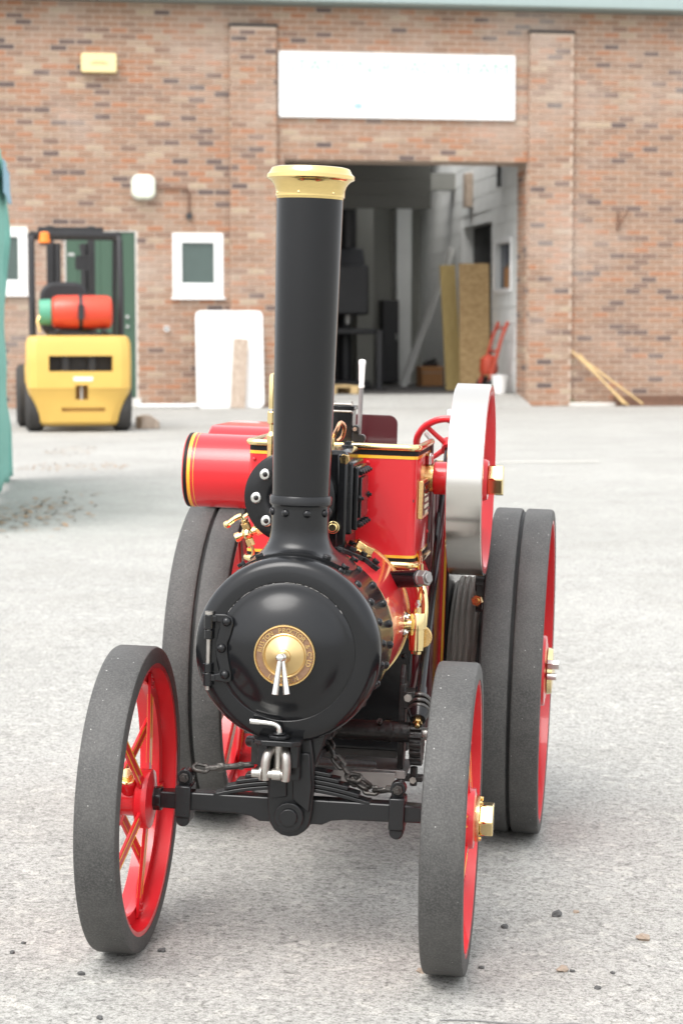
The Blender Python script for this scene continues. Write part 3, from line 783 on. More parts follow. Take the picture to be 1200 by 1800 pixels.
# weeds at the pier foot
mb = MB()
for k in range(70):
    u, y = random.uniform(2.88, 3.32), random.uniform(-0.10, -0.02)
    p = bw(u, y, 0); a = random.uniform(0, 6.28); hgt = random.uniform(0.03, 0.10) * (1.6 if u < 2.98 else 0.7)
    dx, dy = math.cos(a) * 0.012, math.sin(a) * 0.012; ln = random.uniform(-0.03, 0.03)
    mb.add([(p.x - dx, p.y - dy, 0), (p.x + dx, p.y + dy, 0), (p.x + ln, p.y + ln, hgt)], [(0, 1, 2)])
o = mb.obj('weeds', M['weed'], angle=0); o['kind'] = 'stuff'; o['label'] = 'green weeds at the foot of the right brick pier'; o['category'] = 'weeds'

# ------------------------------------------------------------------ the forklift
fk = empty('forklift', (-2.36, 18.5, 0), (0, 0, R(9.5)))
tag(fk, 'yellow forklift truck seen from behind with a red gas bottle', 'forklift')
def counterweight():
    out = []
    prof = [(0.06, 0.345, 0.10), (0.09, 0.365, 0.06), (0.36, 0.455, 0.02), (0.40, 0.468, 0.0), (0.62, 0.472, 0.0), (0.80, 0.468, 0.012), (0.855, 0.45, 0.03), (0.872, 0.42, 0.07)]
    mb_ = MB(); rows = []
    for z, w, y in prof:
        rows.append([(-w, y + .55, z), (-w, y + 0.09, z), (-w + 0.03, y + .03, z), (-w + 0.09, y, z), (w - 0.09, y, z), (w - .03, y + .03, z), (w, y + 0.09, z), (w, y + .55, z)])
    n_ = 8
    vs_ = [p for r_ in rows for p in r_]; fs = []
    for k in range(len(rows) - 1):
        for i in range(n_): fs.append((k * n_ + i, k * n_ + (i + 1) % n_, (k + 1) * n_ + (i + 1) % n_, (k + 1) * n_ + i))
    fs += [tuple(range(n_ - 1, -1, -1)), tuple((len(rows) - 1) * n_ + i for i in range(n_))]
    return mb_.add(vs_, fs)
cw = counterweight().obj('counterweight', M['fork_yellow'], fk, angle=25)
def cut(o, *boxes):
    for k, b in enumerate(boxes):
        c_ = MB().box(*b).mesh('cutter', M['fork_dark'], 0); co = bpy.data.objects.new('cutter', c_); COL.objects.link(co)
        co.parent = o.parent
        md = o.modifiers.new('cut', 'BOOLEAN'); md.object = co; md.solver = 'EXACT'; md.operation = 'DIFFERENCE'
    bpy.context.view_layer.update()
    dg = bpy.context.evaluated_depsgraph_get()
    me_ = bpy.data.meshes.new_from_object(o.evaluated_get(dg))
    o.modifiers.clear(); o.data = me_
    for c_ in [x for x in COL.objects if x.name.startswith('cutter')]: bpy.data.objects.remove(c_)
cut(cw, (-0.27, 0.30, -0.1, 0.20, 0.55, 0.69), (-0.035, 0.078, -0.1, 0.22, 0.295, 0.425), (-0.16, 0.23, -0.1, 0.10, 0.185, 0.222))
MB().box(-0.28, 0.31, 0.17, 0.19, 0.54, 0.70).obj('radiator', M['fork_dark'], cw)
for x in (-0.12, 0.12): MB().box(x - .03, x + .03, 0.10, 0.165, 0.551, 0.689).obj('grille_bar', M['machine_grey'], cw)
MB().cyl((0.02, 0.06, 0.27), (0.02, 0.06, 0.44), 0.012, n=8).obj('drawbar_pin', M['galv'], cw)
MB().box(-0.05, 0.12, -0.004, 0.0, 0.465, 0.50).obj('badge', M['upvc'], cw)
MB().box(-0.40, 0.40, 0.5, 1.6, 0.28, 0.86).obj('chassis', M['fork_yellow'], fk, 0.03)
MB().box(-0.47, 0.47, 1.15, 1.75, 0.34, 0.62).obj('front_fender', M['fork_yellow'], fk, 0.04)
for s in (-1, 1):
    w = MB().lathe([(0.12, -0.075), (0.20, -0.08), (0.225, -0.05), (0.225, 0.05), (0.20, 0.08), (0.12, 0.075)], 'x', (0, 0, 0), 28).obj('rear_wheel', M['fork_tyre'], fk); w.location = (s * 0.395, 0.30, 0.225)
    MB().lathe([(0.0, -0.06), (0.12, -0.06), (0.12, 0.06), (0, 0.06)], 'x', n=20).obj('rim', M['machine_grey'], w)
    w = MB().lathe([(0.16, -0.08), (0.26, -0.09), (0.30, -0.06), (0.30, 0.06), (0.26, 0.09), (0.16, 0.08)], 'x', (0, 0, 0), 28).obj('front_wheel', M['fork_tyre'], fk); w.location = (s * 0.46, 1.45, 0.30)
    MB().lathe([(0.0, -0.07), (0.16, -0.07), (0.16, 0.07), (0, 0.07)], 'x', n=20).obj('rim', M['machine_grey'], w)
# overhead guard
for s in (-1, 1):
    MB().tube([(s * 0.40, 0.42, 0.84), (s * 0.405, 0.45, 1.3), (s * 0.40, 0.50, 1.74), (s * 0.39, 0.56, 1.80)], [0.030, 0.030, 0.026, 0.026], 8).obj('guard_rear_post', M['fork_dark'], fk)
    MB().tube([(s * 0.40, 1.45, 0.62), (s * 0.40, 1.36, 1.3), (s * 0.40, 1.25, 1.80)], 0.022, 8).obj('guard_front_post', M['fork_dark'], fk)
    MB().tube([(s * 0.39, 0.54, 1.80), (s * 0.40, 1.27, 1.82)], 0.034, 8).obj('guard_rail', M['fork_dark'], fk)
for y in (0.54, 0.70, 0.86, 1.02, 1.26): MB().box(-0.41, 0.41, y - .02, y + .03, 1.785, 1.825).obj('guard_bar', M['fork_dark'], fk, 0.004)
# mast and carriage
for s in (-1, 1):
    MB().box(s * 0.20 - .035, s * 0.20 + .035, 1.78, 1.90, 0.1, 1.95).obj('mast_channel', M['fork_dark'], fk, 0.006)
    MB().cyl((s * 0.13, 1.82, 0.2), (s * 0.13, 1.82, 1.78), 0.035, n=12).obj('lift_ram', M['machine_grey'], fk)
MB().box(-0.32, 0.32, 1.79, 1.89, 1.86, 1.94).obj('mast_crosshead', M['fork_dark'], fk, 0.006)
MB().box(-0.46, 0.46, 1.91, 1.95, 0.25, 0.34).box(-0.46, 0.46, 1.91, 1.95, 0.55, 0.62).obj('fork_carriage', M['fork_dark'], fk, 0.005)
for s in (-1, 1): MB().box(s * .3 - .05, s * .3 + .05, 1.95, 1.99, 0.05, 0.6).box(s * .3 - .05, s * .3 + .05, 1.99, 2.8, 0.05, 0.085).obj('fork_tine', M['machine_grey'], fk, 0.004)
# seat, steering, hydraulics levers
MB().prism(rrect(-0.33, 0.12, 0.86, 1.37, 0.14, 6), 'y', 0.66, 0.76).obj('seat_back', M['fork_dark'], fk, 0.03)
MB().box(-0.25, 0.2, 0.74, 1.15, 0.86, 0.98).obj('seat_cushion', M['fork_dark'], fk, 0.04)
MB().tube([(0.0, 1.5, 0.9), (0.0, 1.36, 1.18)], 0.025, 8).lathe([(0.17, 0.0), (0.18, .01), (0.17, .02), (0.16, .01)], 'z', (0, 1.36, 1.18), 24, True).obj('steering_wheel', M['fork_dark'], fk)
MB().tube([(0.08, 1.28, 1.74), (0.10, 1.26, 1.62)], 0.02, 8).prism(rrect(0.02, 0.16, 1.50, 1.64, 0.03), 'y', 1.25, 1.27).obj('mirror', M['machine_grey'], fk)
MB().lathe([(0.0, 0.0), (0.055, 0.0), (0.055, 0.02), (0.05, 0.03), (0.045, 0.085), (0.03, 0.10), (0, 0.10)], 'z', (-0.285, 0.5, 1.72), 16).obj('beacon', M['orange'], fk)
MB().box(-0.33, -0.24, 0.46, 0.56, 1.70, 1.722).obj('beacon_bracket', M['fork_dark'], fk)
# the gas bottle and its cradle
MB().box(-0.26, 0.32, 0.20, 0.42, 0.868, 0.90).box(-0.2, -0.16, 0.15, 0.45, 0.9, 0.93).box(.22, .26, .15, .45, .9, .93).obj('bottle_cradle', M['fork_dark'], fk, 0.004)
g = empty('gas_bottle'); g.matrix_world = fk.matrix_world
g.location = (-2.36, 18.5, 0); g.rotation_euler = (0, 0, R(9.5)); tag(g, 'red gas bottle with green valve cover lying on the forklift', 'gas bottle')
MB().lathe([(0.0, -0.245), (0.08, -0.245), (0.135, -0.22), (0.152, -0.18), (0.155, 0.0), (0.152, 0.26), (0.14, 0.30), (0.10, 0.315), (0.10, 0.30), (0, 0.30)], 'x', (0.0, 0.30, 1.085), 32).obj('bottle', M['gas_red'], g)
MB().lathe([(0.10, -0.345), (0.112, -0.345), (0.118, -0.24), (0.10, -0.24)], 'x', (0, 0.30, 1.085), 24, True).obj('valve_cover', M['gas_green'], g)
MB().cyl((-0.33, 0.30, 1.085), (-0.24, 0.30, 1.085), 0.03, n=10).tube([(-0.32, .30, 1.085), (-.36, .26, 1.0), (-.34, .25, .9)], .015, 8).obj('valve', M['brass_dull'], g)
MB().lathe([(0.156, -0.02), (0.160, -0.02), (0.160, 0.015), (0.156, 0.015)], 'x', (0.03, 0.30, 1.085), 32, True).box(0.0, 0.055, 0.12, 0.145, 1.02, 1.15).obj('strap', M['fork_dark'], g)
# timber chocks by the truck
t = empty('timber_chock', (-1.83, 19.35, 0), (0, 0, R(20))); tag(t, 'rough timber offcut on the ground right of the forklift', 'timber')
MB().prism([(-0.09, 0), (0.09, 0), (0.085, 0.07), (0.0, 0.13), (-0.085, 0.11)], 'y', -0.12, 0.12).obj('block', M['old_wood'], t, 0.008)

# ------------------------------------------------------------------ netted site fence on the left
fe = empty('netted_fence', (-2.005, 12.06, 0), (0, 0, math.atan2(0.172, -1.44) + math.pi / 2))
# local -y runs towards the camera along the fence
fe.rotation_euler = (0, 0, R(6.8))
tag(fe, 'site fence panel wrapped in green debris netting at the left edge', 'fence')
f = MB()
f.tube([(0, 0, 0.02), (0, 0, 1.92)], 0.021, 10).obj('post', M['galv'], fe)
MB().tube([(0, -3.4, 0.02), (0, -3.4, 1.92)], 0.021, 10).obj('post', M['galv'], fe)
for z in (0.13, 1.9): MB().tube([(0, -3.4, z), (0, 0, z)], 0.019, 8).obj('rail', M['galv'], fe)
for y in (0.0, -3.4): MB().box(-0.11, 0.035, y - 0.12, y + 0.10, 0, 0.10).obj('foot_block', M['fork_dark'], fe, 0.015)
def net_sheet(y0, y1, z0, z1, off, amp, seed):
    rnd = random.Random(seed); ny, nz_ = 70, 44; ph = [rnd.uniform(0, 6) for _ in range(8)]
    v = []
    for k in range(nz_ + 1):
        for i in range(ny + 1):
            y = y0 + (y1 - y0) * i / ny; z = z0 + (z1 - z0) * k / nz_
            b = amp * (0.5 * math.sin(z * 3.1 + ph[0] + y * 1.7) + 0.3 * math.sin(y * 9 + ph[1] + z * 2) + 0.25 * math.sin(z * 17 + ph[2]) + 0.2 * math.sin(y * 21 + z * 6 + ph[3]))
            if i == ny: b += 0.025 * math.sin(z * 5 + 1)
            v.append((off + b, y + (0.03 * math.sin(z * 6 + ph[4]) if i in (0, ny) else 0), z + (0.015 * math.sin(y * 7) if k in (0, nz_) else 0)))
    fs = [(k * (ny + 1) + i, k * (ny + 1) + i + 1, (k + 1) * (ny + 1) + i + 1, (k + 1) * (ny + 1) + i) for k in range(nz_) for i in range(ny)]
    return v, fs
v, fs = net_sheet(-3.4, 0.06, 0.02, 1.86, 0.042, 0.014, 3)
o = MB().add(v, fs).obj('netting', M['net'], fe, angle=80); o.modifiers.new('thick', 'SOLIDIFY').thickness = 0.004
v, fs = net_sheet(-0.9, 0.0, 1.62, 1.80, 0.072, 0.003, 5)
o = MB().add(v, fs).obj('blue_patch', M['net_blue'], fe, angle=80); o.modifiers.new('thick', 'SOLIDIFY').thickness = 0.003

# ------------------------------------------------------------------ yard litter
mb = MB()
def leaf(x, y, s):
    a, ti = random.uniform(0, 6.28), random.uniform(-0.5, 0.5); z = gz(x, y) + 0.003
    c, s_ = math.cos(a) * s, math.sin(a) * s
    h = abs(ti) * s
    mb.add([(x - c, y - s_, z), (x + s_ * .5, y - c * .5, z + h * .5), (x + c, y + s_, z + h), (x - s_ * .5, y + c * .5, z + h * .4)], [(0, 1, 2, 3)])
for k in range(260): leaf(random.gauss(-1.52, 0.14), random.gauss(9.75, 0.55), random.uniform(0.01, 0.03))
for k in range(160): leaf(random.uniform(-2.1, -1.4), random.gauss(13.4, 0.25), random.uniform(0.008, 0.02))
for k in range(90): leaf(random.uniform(-2.2, -1.85), random.gauss(15.3, 0.3), random.uniform(0.008, 0.02))
o = mb.obj('leaf_litter', M['leaf_litter'], angle=0); o['kind'] = 'stuff'; o['label'] = 'brown leaf litter along the foot of the netted fence'; o['category'] = 'leaf litter'
# painted line
def strip(name, x0, y0, x1, y1, w, mat, lift=0.004):
    mb_ = MB(); n_ = 12; v = []
    for k in range(n_ + 1):
        x, y = x0 + (x1 - x0) * k / n_, y0 + (y1 - y0) * k / n_
        j = random.uniform(-.006, .006)
        v += [(x, y - w / 2 + j, gz(x, y - w / 2) + lift), (x, y + w / 2 + j, gz(x, y + w / 2) + lift)]
    mb_.add(v, [(2 * k, 2 * k + 2, 2 * k + 3, 2 * k + 1) for k in range(n_)])
    return mb_.obj(name, mat)
struct(strip('painted_line', 0.9, 13.85, 1.75, 13.95, 0.09, M['line_paint']))
M['joint'] = plain('tarred_joint', (0.20, 0.20, 0.195), 0.9, var=0.3, vscale=40)
struct(strip('ground_joint', 0.12, 2.452, 0.62, 2.458, 0.0035, M['joint'], 0.0012))
# loose stones
STONES = [(0.314, 2.931, .011, 0, 'dark two-lobed stone, largest one right of the front wheels'), (0.344, 2.949, .006, 1, 'small tan stone beside the largest dark stone'), (0.232, 2.86, .0075, 0, 'dark stone nearest the right rear tyre'),
          (0.186, 2.669, .005, 0, 'small dark stone close to the right front tyre'), (0.294, 2.669, .010, 1, 'flat tan stone in the right foreground'), (0.307, 2.666, .005, 0, 'small dark stone touching the flat tan stone'),
          (0.36, 2.664, .0045, 0, 'tiny dark stone, rightmost of the foreground row'), (0.332, 2.598, .006, 0, 'grey stone nearest the bottom right corner'), (0.105, 2.644, .008, 1, 'pale stone left of the right front tyre'),
          (-0.241, 2.699, .007, 0, 'dark stone beside the left front tyre'), (0.424, 2.823, .012, 1, 'flat tan stone near the right edge'), (-0.43, 2.715, .0045, 0, 'small dark stone, upper one at the left edge'),
          (-0.438, 2.671, .0055, 0, 'small dark stone, lower one at the left edge'), (-0.336, 2.59, .006, 0, 'dark stone in front of the left front tyre'), (-0.293, 2.423, .006, 0, 'dark stone at the bottom left edge')]
for x, y, s, kind, lab in STONES:
    bm = bmesh.new(); bmesh.ops.create_icosphere(bm, subdivisions=2, radius=1)
    rs = random.Random(int(x * 1e4 + y * 1e3))
    for vtx in bm.verts:
        k = 1 + rs.uniform(-0.25, 0.25); vtx.co = Vector((vtx.co.x * s * 0.85 * k, vtx.co.y * s * .65 * k, vtx.co.z * s * 0.45 * k))
    me = bpy.data.meshes.new('stone'); bm.to_mesh(me); bm.free(); me.materials.append(M['stone_dark' if kind == 0 else 'stone_tan'])
    o = link('stone', me, loc=(x, y, gz(x, y) + s * 0.28), rot=(0, 0, rs.uniform(0, 3))); tag(o, lab, 'stone', 'loose stones on the yard')

# ------------------------------------------------------------------ the traction engine
# engine space: x to the viewer's right, y towards the tender, z up; origin on the ground below the front axle
ENG = empty('traction_engine', ENG_O, (0, ROLL, HEAD))
tag(ENG, 'red and black miniature steam traction engine with tall brass-capped chimney', 'traction engine')
SC = Vector((-0.004, 0, 0.419))         # boiler centre line
SR = 0.1175
SB, SBR = Vector((-0.0066, 0, 0.4200)), 0.1207     # the smokebox is a little larger than the lagged barrel
DC = Vector((-0.0070, 0, 0.4200))
def E(name, mb_, mat, parent=None, bevel=0.0, angle=35, seg=2):
    return mb_.obj(name, M[mat], parent or ENG, bevel, angle, seg)
def hexbolt(mb_, p, d, r, h, stud=0.0):
    p, d = Vector(p), Vector(d).normalized()
    mb_.cyl(p, p + d * h, r, n=6)
    if stud: mb_.cyl(p + d * h, p + d * (h + stud), r * 0.5, n=8)
    return mb_

# ---- wheels
def ring_tyre(R_, rin, x0, x1, n=112, e=0.005):
    return MB().lathe([(rin, x0), (R_ - e, x0), (R_ - e * .35, x0 + e * .28), (R_, x0 + e), (R_, x1 - e), (R_ - e * .35, x1 - e * .28), (R_ - e, x1), (rin, x1)], 'x', n=n, closed=True)
def make_wheel(name, loc, steer, R_, rin, w, nsp, hub_r, hub_x, spoke_w, out, a0, double, grease=True):
    """out = +1 when the outer face looks to +x"""
    rim = MB().lathe([(rin, -w / 2 + .0008), (rin, w / 2 - .0008), (rin - .0065, w / 2 - .0015), (rin - .0075, w * .22), (rin - .008, .0065), (rin - .024, .0055), (rin - .024, -.0055), (rin - .008, -.0065), (rin - .0075, -w * .22), (rin - .0065, -w / 2 + .0015)], 'x', n=112, closed=True)
    o_ = E(name, rim, 'red'); o_.location = loc; o_.rotation_euler = (0, 0, steer)
    if double:
        for sx in (-1, 1): E('tyre', ring_tyre(R_, rin, min(sx * .0022, sx * w / 2), max(sx * .0022, sx * w / 2)), 'rubber', o_)
        E('tyre_seat', MB().lathe([(rin, -.004), (R_ - .006, -.004), (R_ - .006, .004), (rin, .004)], 'x', n=96, closed=True), 'black_line', o_)
    else:
        E('tyre', ring_tyre(R_, rin, -w / 2, w / 2), 'rubber', o_)
    # hub barrel and flanges
    hb = MB().lathe([(0.0, -hub_x - .004), (hub_r * .55, -hub_x - .004), (hub_r * .62, -hub_x - .003), (hub_r * .98, -hub_x + .0), (hub_r, -hub_x + .002), (hub_r, -hub_x + .015), (hub_r * .93, -hub_x + .017), (hub_r * .6, -hub_x + .02),
                     (hub_r * .6, hub_x - .02), (hub_r * .93, hub_x - .017), (hub_r, hub_x - .015), (hub_r, hub_x - .002), (hub_r * .98, hub_x), (hub_r * .62, hub_x + .003), (hub_r * .55, hub_x + .004), (0.0, hub_x + .004)], 'x', n=40)
    E('hub', hb, 'red', o_, angle=50)
    ln = MB(); rv = MB()
    for k in range(nsp * 2):
        side = 1 if k % 2 else -1
        a = a0 + math.pi * 2 * k / (nsp * 2)
        rad = Vector((0, math.cos(a), math.sin(a))); tan = Vector((0, -math.sin(a), math.cos(a)))
        p0 = rad * hub_r * .9 + Vector((side * (hub_x - .008), 0, 0)); p1 = rad * (rin - .0095) + Vector((side * .0078, 0, 0))
        d = (p1 - p0).normalized(); nrm = d.cross(tan).normalized(); L2 = (p1 - p0).length
        def P(t, s, h): return p0 + d * t + tan * s + nrm * h
        th = .0022; hw = spoke_w / 2
        sp = MB().add([P(0, -hw, -th), P(0, hw, -th), P(0, hw, th), P(0, -hw, th), P(L2, -hw, -th), P(L2, hw, -th), P(L2, hw, th), P(L2, -hw, th)],
                      [(0, 1, 2, 3), (4, 7, 6, 5), (0, 4, 5, 1), (1, 5, 6, 2), (2, 6, 7, 3), (3, 7, 4, 0)])
        E('spoke', sp, 'red', o_, .0006)
        for sg in (-1, 1):
            for hh in (-1, 1):
                h0 = hh * (th + .0004); s0, s1 = sg * hw * .62, sg * hw * .86
                ln.add([P(.012, s0, h0), P(.012, s1, h0), P(L2 - .03, s1, h0), P(L2 - .03, s0, h0), P(.012, s0, hh * th * .5), P(.012, s1, hh * th * .5), P(L2 - .03, s1, hh * th * .5), P(L2 - .03, s0, hh * th * .5)],
                       [(0, 1, 2, 3), (0, 4, 5, 1), (1, 5, 6, 2), (2, 6, 7, 3), (3, 7, 4, 0)])
        for tt in (.008, .018): rv.dome(P(L2 - tt, 0, side * th), nrm * side, .0034, .003, 8, 3)
    E('lining', ln, 'yellow_line', o_, angle=0); E('spoke_rivets', rv, 'red', o_)
    return o_
ST = R(1.0); cs, sn = math.cos(ST), math.sin(ST)
FR = 0.205
fwl = make_wheel('front_wheel', (-.218 * cs, -.218 * sn, FR), ST, FR, .1825, .055, 5, .040, .029, .0175, -1, R(28), False)
fwr = make_wheel('front_wheel', (.216 * cs, .216 * sn, FR), ST, FR, .1825, .055, 5, .040, .029, .0175, 1, R(64), False)
for o_, sx in ((fwl, -1), (fwr, 1)):
    E('hub_plate', MB().lathe([(0, sx * .030), (.031, sx * .030), (.031, sx * .036), (0, sx * .036)], 'x', n=32), 'brass', o_)
    nb = MB().cyl((sx * .036, 0, 0), (sx * .054, 0, 0), .0235, n=6, rot=R(15)); E('hub_nut', nb, 'brass', o_, .0016)
    bb = MB()
    for k in range(6): hexbolt(bb, (sx * .036, .0275 * math.cos(k * 1.047), .0275 * math.sin(k * 1.047)), (sx, 0, 0), .003, .003)
    E('hub_bolts', bb, 'brass_dull', o_)
    E('oil_cup', MB().lathe([(0.0, .012), (.011, .012), (.0125, .016), (.0135, .044), (.012, .046), (0, .046)], 'z', (-sx * .002, 0, 0), 20).xf(Matrix.Rotation(R(42), 4, 'X')), 'red', o_)
    cpb = MB().lathe([(0, .0462), (.0125, .0462), (.0135, .048), (.0125, .050), (0, .050)], 'z', (-sx * .002, 0, 0), 20).cyl((-sx * .002, 0, .050), (-sx * .002, 0, .056), .0082, n=6).xf(Matrix.Rotation(R(42), 4, 'X'))
    E('oil_cap', cpb, 'brass', o_, .0006)
RR, RY = 0.275, 0.815
rwl = make_wheel('rear_wheel', (-.256, RY, RR), 0, RR, .258, .098, 8, .060, .046, .026, -1, R(10), True)
rwr = make_wheel('rear_wheel', (.256, RY, RR), 0, RR, .258, .098, 8, .060, .046, .026, 1, R(25), True)
for o_, sx in ((rwl, -1), (rwr, 1)):
    E('hub_cap', MB().lathe([(0, sx * .05), (.040, sx * .05), (.038, sx * .058), (.0, sx * .062)], 'x', n=32), 'brass', o_)
    E('drive_pin', MB().cyl((sx * .05, -.045, .018), (sx * .070, -.045, .018), .009, n=6).cyl((sx * .05, -.045, -.002), (sx * .066, -.045, -.002), .006, n=12), 'steel', o_, .0008)
E('rear_axle', MB().cyl((-.20, RY, RR), (.20, RY, RR), .02, n=20), 'black_oily')

# ---- smokebox, door, name plate
smb = E('smokebox', MB().lathe([(0, -.006), (SBR - .002, -.006), (SBR, -.004), (SBR, .128), (SBR - .001, .1295), (0, .1295)], 'y', SB, 80), 'black', angle=40)
rme = MB().dome((0, 0, 0), (0, 0, 1), .0056, .0044, 12, 4, .0015).mesh('rivet', M['black'])
def ring_rivets(y, n, r, a0=0, skip=lambda a: False, parent=None):
    for k in range(n):
        a = a0 + 2 * math.pi * k / n
        if skip(a): continue
        dv = Vector((math.sin(a), 0, math.cos(a)))
        link('rivet', rme, parent or smb, loc=SB + dv * r + Vector((0, y, 0)), rot=dv.to_track_quat('Z', 'Y').to_euler())
ring_rivets(.020, 26, SBR, .05)
ring_rivets(.108, 26, SBR, .17)
door_prof = [(0.0, -.0622), (.028, -.0612), (.036, -.0600), (.046, -.0575), (.056, -.0540), (.065, -.0498), (.072, -.0458), (.078, -.0426), (.084, -.0410), (.0900, -.0406), (.0908, -.0398), (.0914, -.0398), (.0922, -.0407),
             (.104, -.0403), (.1115, -.0392), (.1170, -.0362), (.1210, -.0310), (.1232, -.0235), (.1236, -.0080), (.1225, -.0045), (0, -.0045)]
door = E('smokebox_door', MB().lathe(door_prof, 'y', DC, 112), 'black', angle=50)
npl = MB().lathe([(0, -.0535), (.0396, -.0535), (.0400, -.0600), (.0394, -.0612), (.0378, -.0612), (.0372, -.0590), (.0285, -.0590)], 'y', SC, 72)
E('name_plate', MB().lathe([(0, -.0530), (.0398, -.0530), (.0398, -.0588), (0, -.0588)], 'y', SC, 72), 'bronze', door)
E('plate_rim', MB().lathe([(.0375, -.0580), (.0402, -.0550), (.0404, -.0595), (.0398, -.0608), (.0382, -.0610), (.0374, -.0600)], 'y', SC, 72, True), 'brass_dull', door)
E('door_boss', MB().lathe([(.0290, -.0580), (.0290, -.0605), (.0278, -.0614), (.0266, -.0606), (.0262, -.0592), (.018, -.0625), (.0095, -.0668), (.0090, -.0700), (.0075, -.0712), (0, -.0712)], 'y', SC, 64), 'boss_brass', door, angle=28)
lt_ = MB()
def arc_text(s, a_from, a_to, r, inward):
    ch = [c_ for c_ in s]
    for i, c_ in enumerate(ch):
        if c_ == ' ': continue
        a = R(a_from + (a_to - a_from) * i / max(1, len(ch) - 1))
        v, f = text_mesh(c_, .0088, .0007, 0.00012)
        ang = a - math.pi / 2 if not inward else a + math.pi / 2
        h0 = -.0032
        for_ = []
        for p in v:
            px, py = p[0] * .92, p[1] + h0
            x = px * math.cos(ang) - py * math.sin(ang); z = px * math.sin(ang) + py * math.cos(ang)
            for_.append((SC.x + r * math.cos(a) + x, -.0592 - p[2], SC.z + r * math.sin(a) + z))
        lt_.add(for_, f)
arc_text('RUSTON', 170, 124, .0332, False)
arc_text('PROCTOR', 102, 43, .0332, False)
arc_text('&', 24, 24, .0332, False)
arc_text('Cº', 7, -1, .0332, False)
arc_text('Lᴰ' if False else 'LD', -10, -18, .0332, False)
arc_text('LINCOLN', 237, 299, .0332, True)
E('lettering', lt_, 'brass_dull', door, angle=0)
hx = MB().cyl((SC.x, -.068, SC.z), (SC.x, -.079, SC.z), .0075, n=24).cyl((SC.x, -.079, SC.z), (SC.x, -.0835, SC.z), .0075, .006, 24)
E('spindle', hx, 'steel', door, angle=30)
for k, (bx, bz, ty) in enumerate(((-.0092, .3735, -.094), (.0052, .3735, -.088))):
    p0 = Vector((SC.x + (.001 if k else -.001), -.087 if k == 0 else -.082, SC.z + .0015)); p1 = Vector((bx, ty, bz))
    hh = MB().cyl(p0, p1, .0027, .0047, 20); hh.dome(p0, (0, -1, .2), .0058, .0045, 16, 4, .004)
    E('door_handle', hh, 'steel', door, .0006)
for o_ in door.children:
    o_.location.y -= .0056           # the plate and handles sit on the crown of the dished door
# paint worn to bare metal along the upper edge of the door's inner step
wr_ = MB()
for k in range(30):
    a0_ = R(random.uniform(35, 150)); da = R(random.uniform(1.0, 5.5)); wv = random.uniform(.00025, .0006); n_ = 5
    v = []
    for j in range(n_ + 1):
        a = a0_ + da * j / n_; w2 = wv * math.sin(math.pi * (j + .3) / (n_ + .6))
        for r_ in (.0911 - w2, .0911 + w2):
            v.append((DC.x + r_ * math.cos(a), -.0412, DC.z + r_ * math.sin(a)))
    wr_.add(v, [(2 * j, 2 * j + 2, 2 * j + 3, 2 * j + 1) for j in range(n_)])
E('worn_edge', wr_, 'tray', door, angle=0)['kind'] = 'stuff'
# hinge on the left
E('hinge_plate', MB().prism([(-.1015, .4660), (-.086, .4665), (-.0775, .4625), (-.0755, .455), (-.0785, .440), (-.083, .428), (-.0825, .415), (-.079, .398), (-.0765, .388), (-.0765, .378), (-.082, .3765), (-.1015, .3775), (-.1015, .3865), (-.0935, .388), (-.093, .395), (-.0985, .412), (-.0985, .428), (-.0945, .446), (-.093, .455), (-.1015, .4555)], 'y', -.0465, -.0385), 'black_cast', door, .0015)
for z0, z1, r_ in ((.4455, .4645, .0066), (.4325, .4448, .0061), (.3885, .4005, .0064), (.3705, .3878, .0066)): E('hinge_knuckle', MB().cyl((-.1085, -.0435, z0), (-.1085, -.0435, z1), r_, n=20).box(*((-.1085, -.098, -.0475, -.0395, .4560, .4640) if z0 > .44 else (-.1085, -.098, -.0475, -.0395, .3775, .3860) if z0 < .38 else (-.112, -.1055, -.042, -.02, z0 + .001, z1 - .001))), 'black_cast', door, .0008)
E('hinge_pin', MB().cyl((-.1085, -.0435, .3650), (-.1085, -.0435, .4665), .0030, n=14).cyl((-.1085, -.0435, .4650), (-.1085, -.0435, .4690), .0058, n=16), 'steel_worn', door)
for x, z in ((-.0845, .4568), (-.0905, .4215), (-.0850, .3868)): link('rivet', rme, door, loc=(x, -.0465, z), rot=(R(90), 0, 0)).scale = (1.15, 1.15, 1.3)

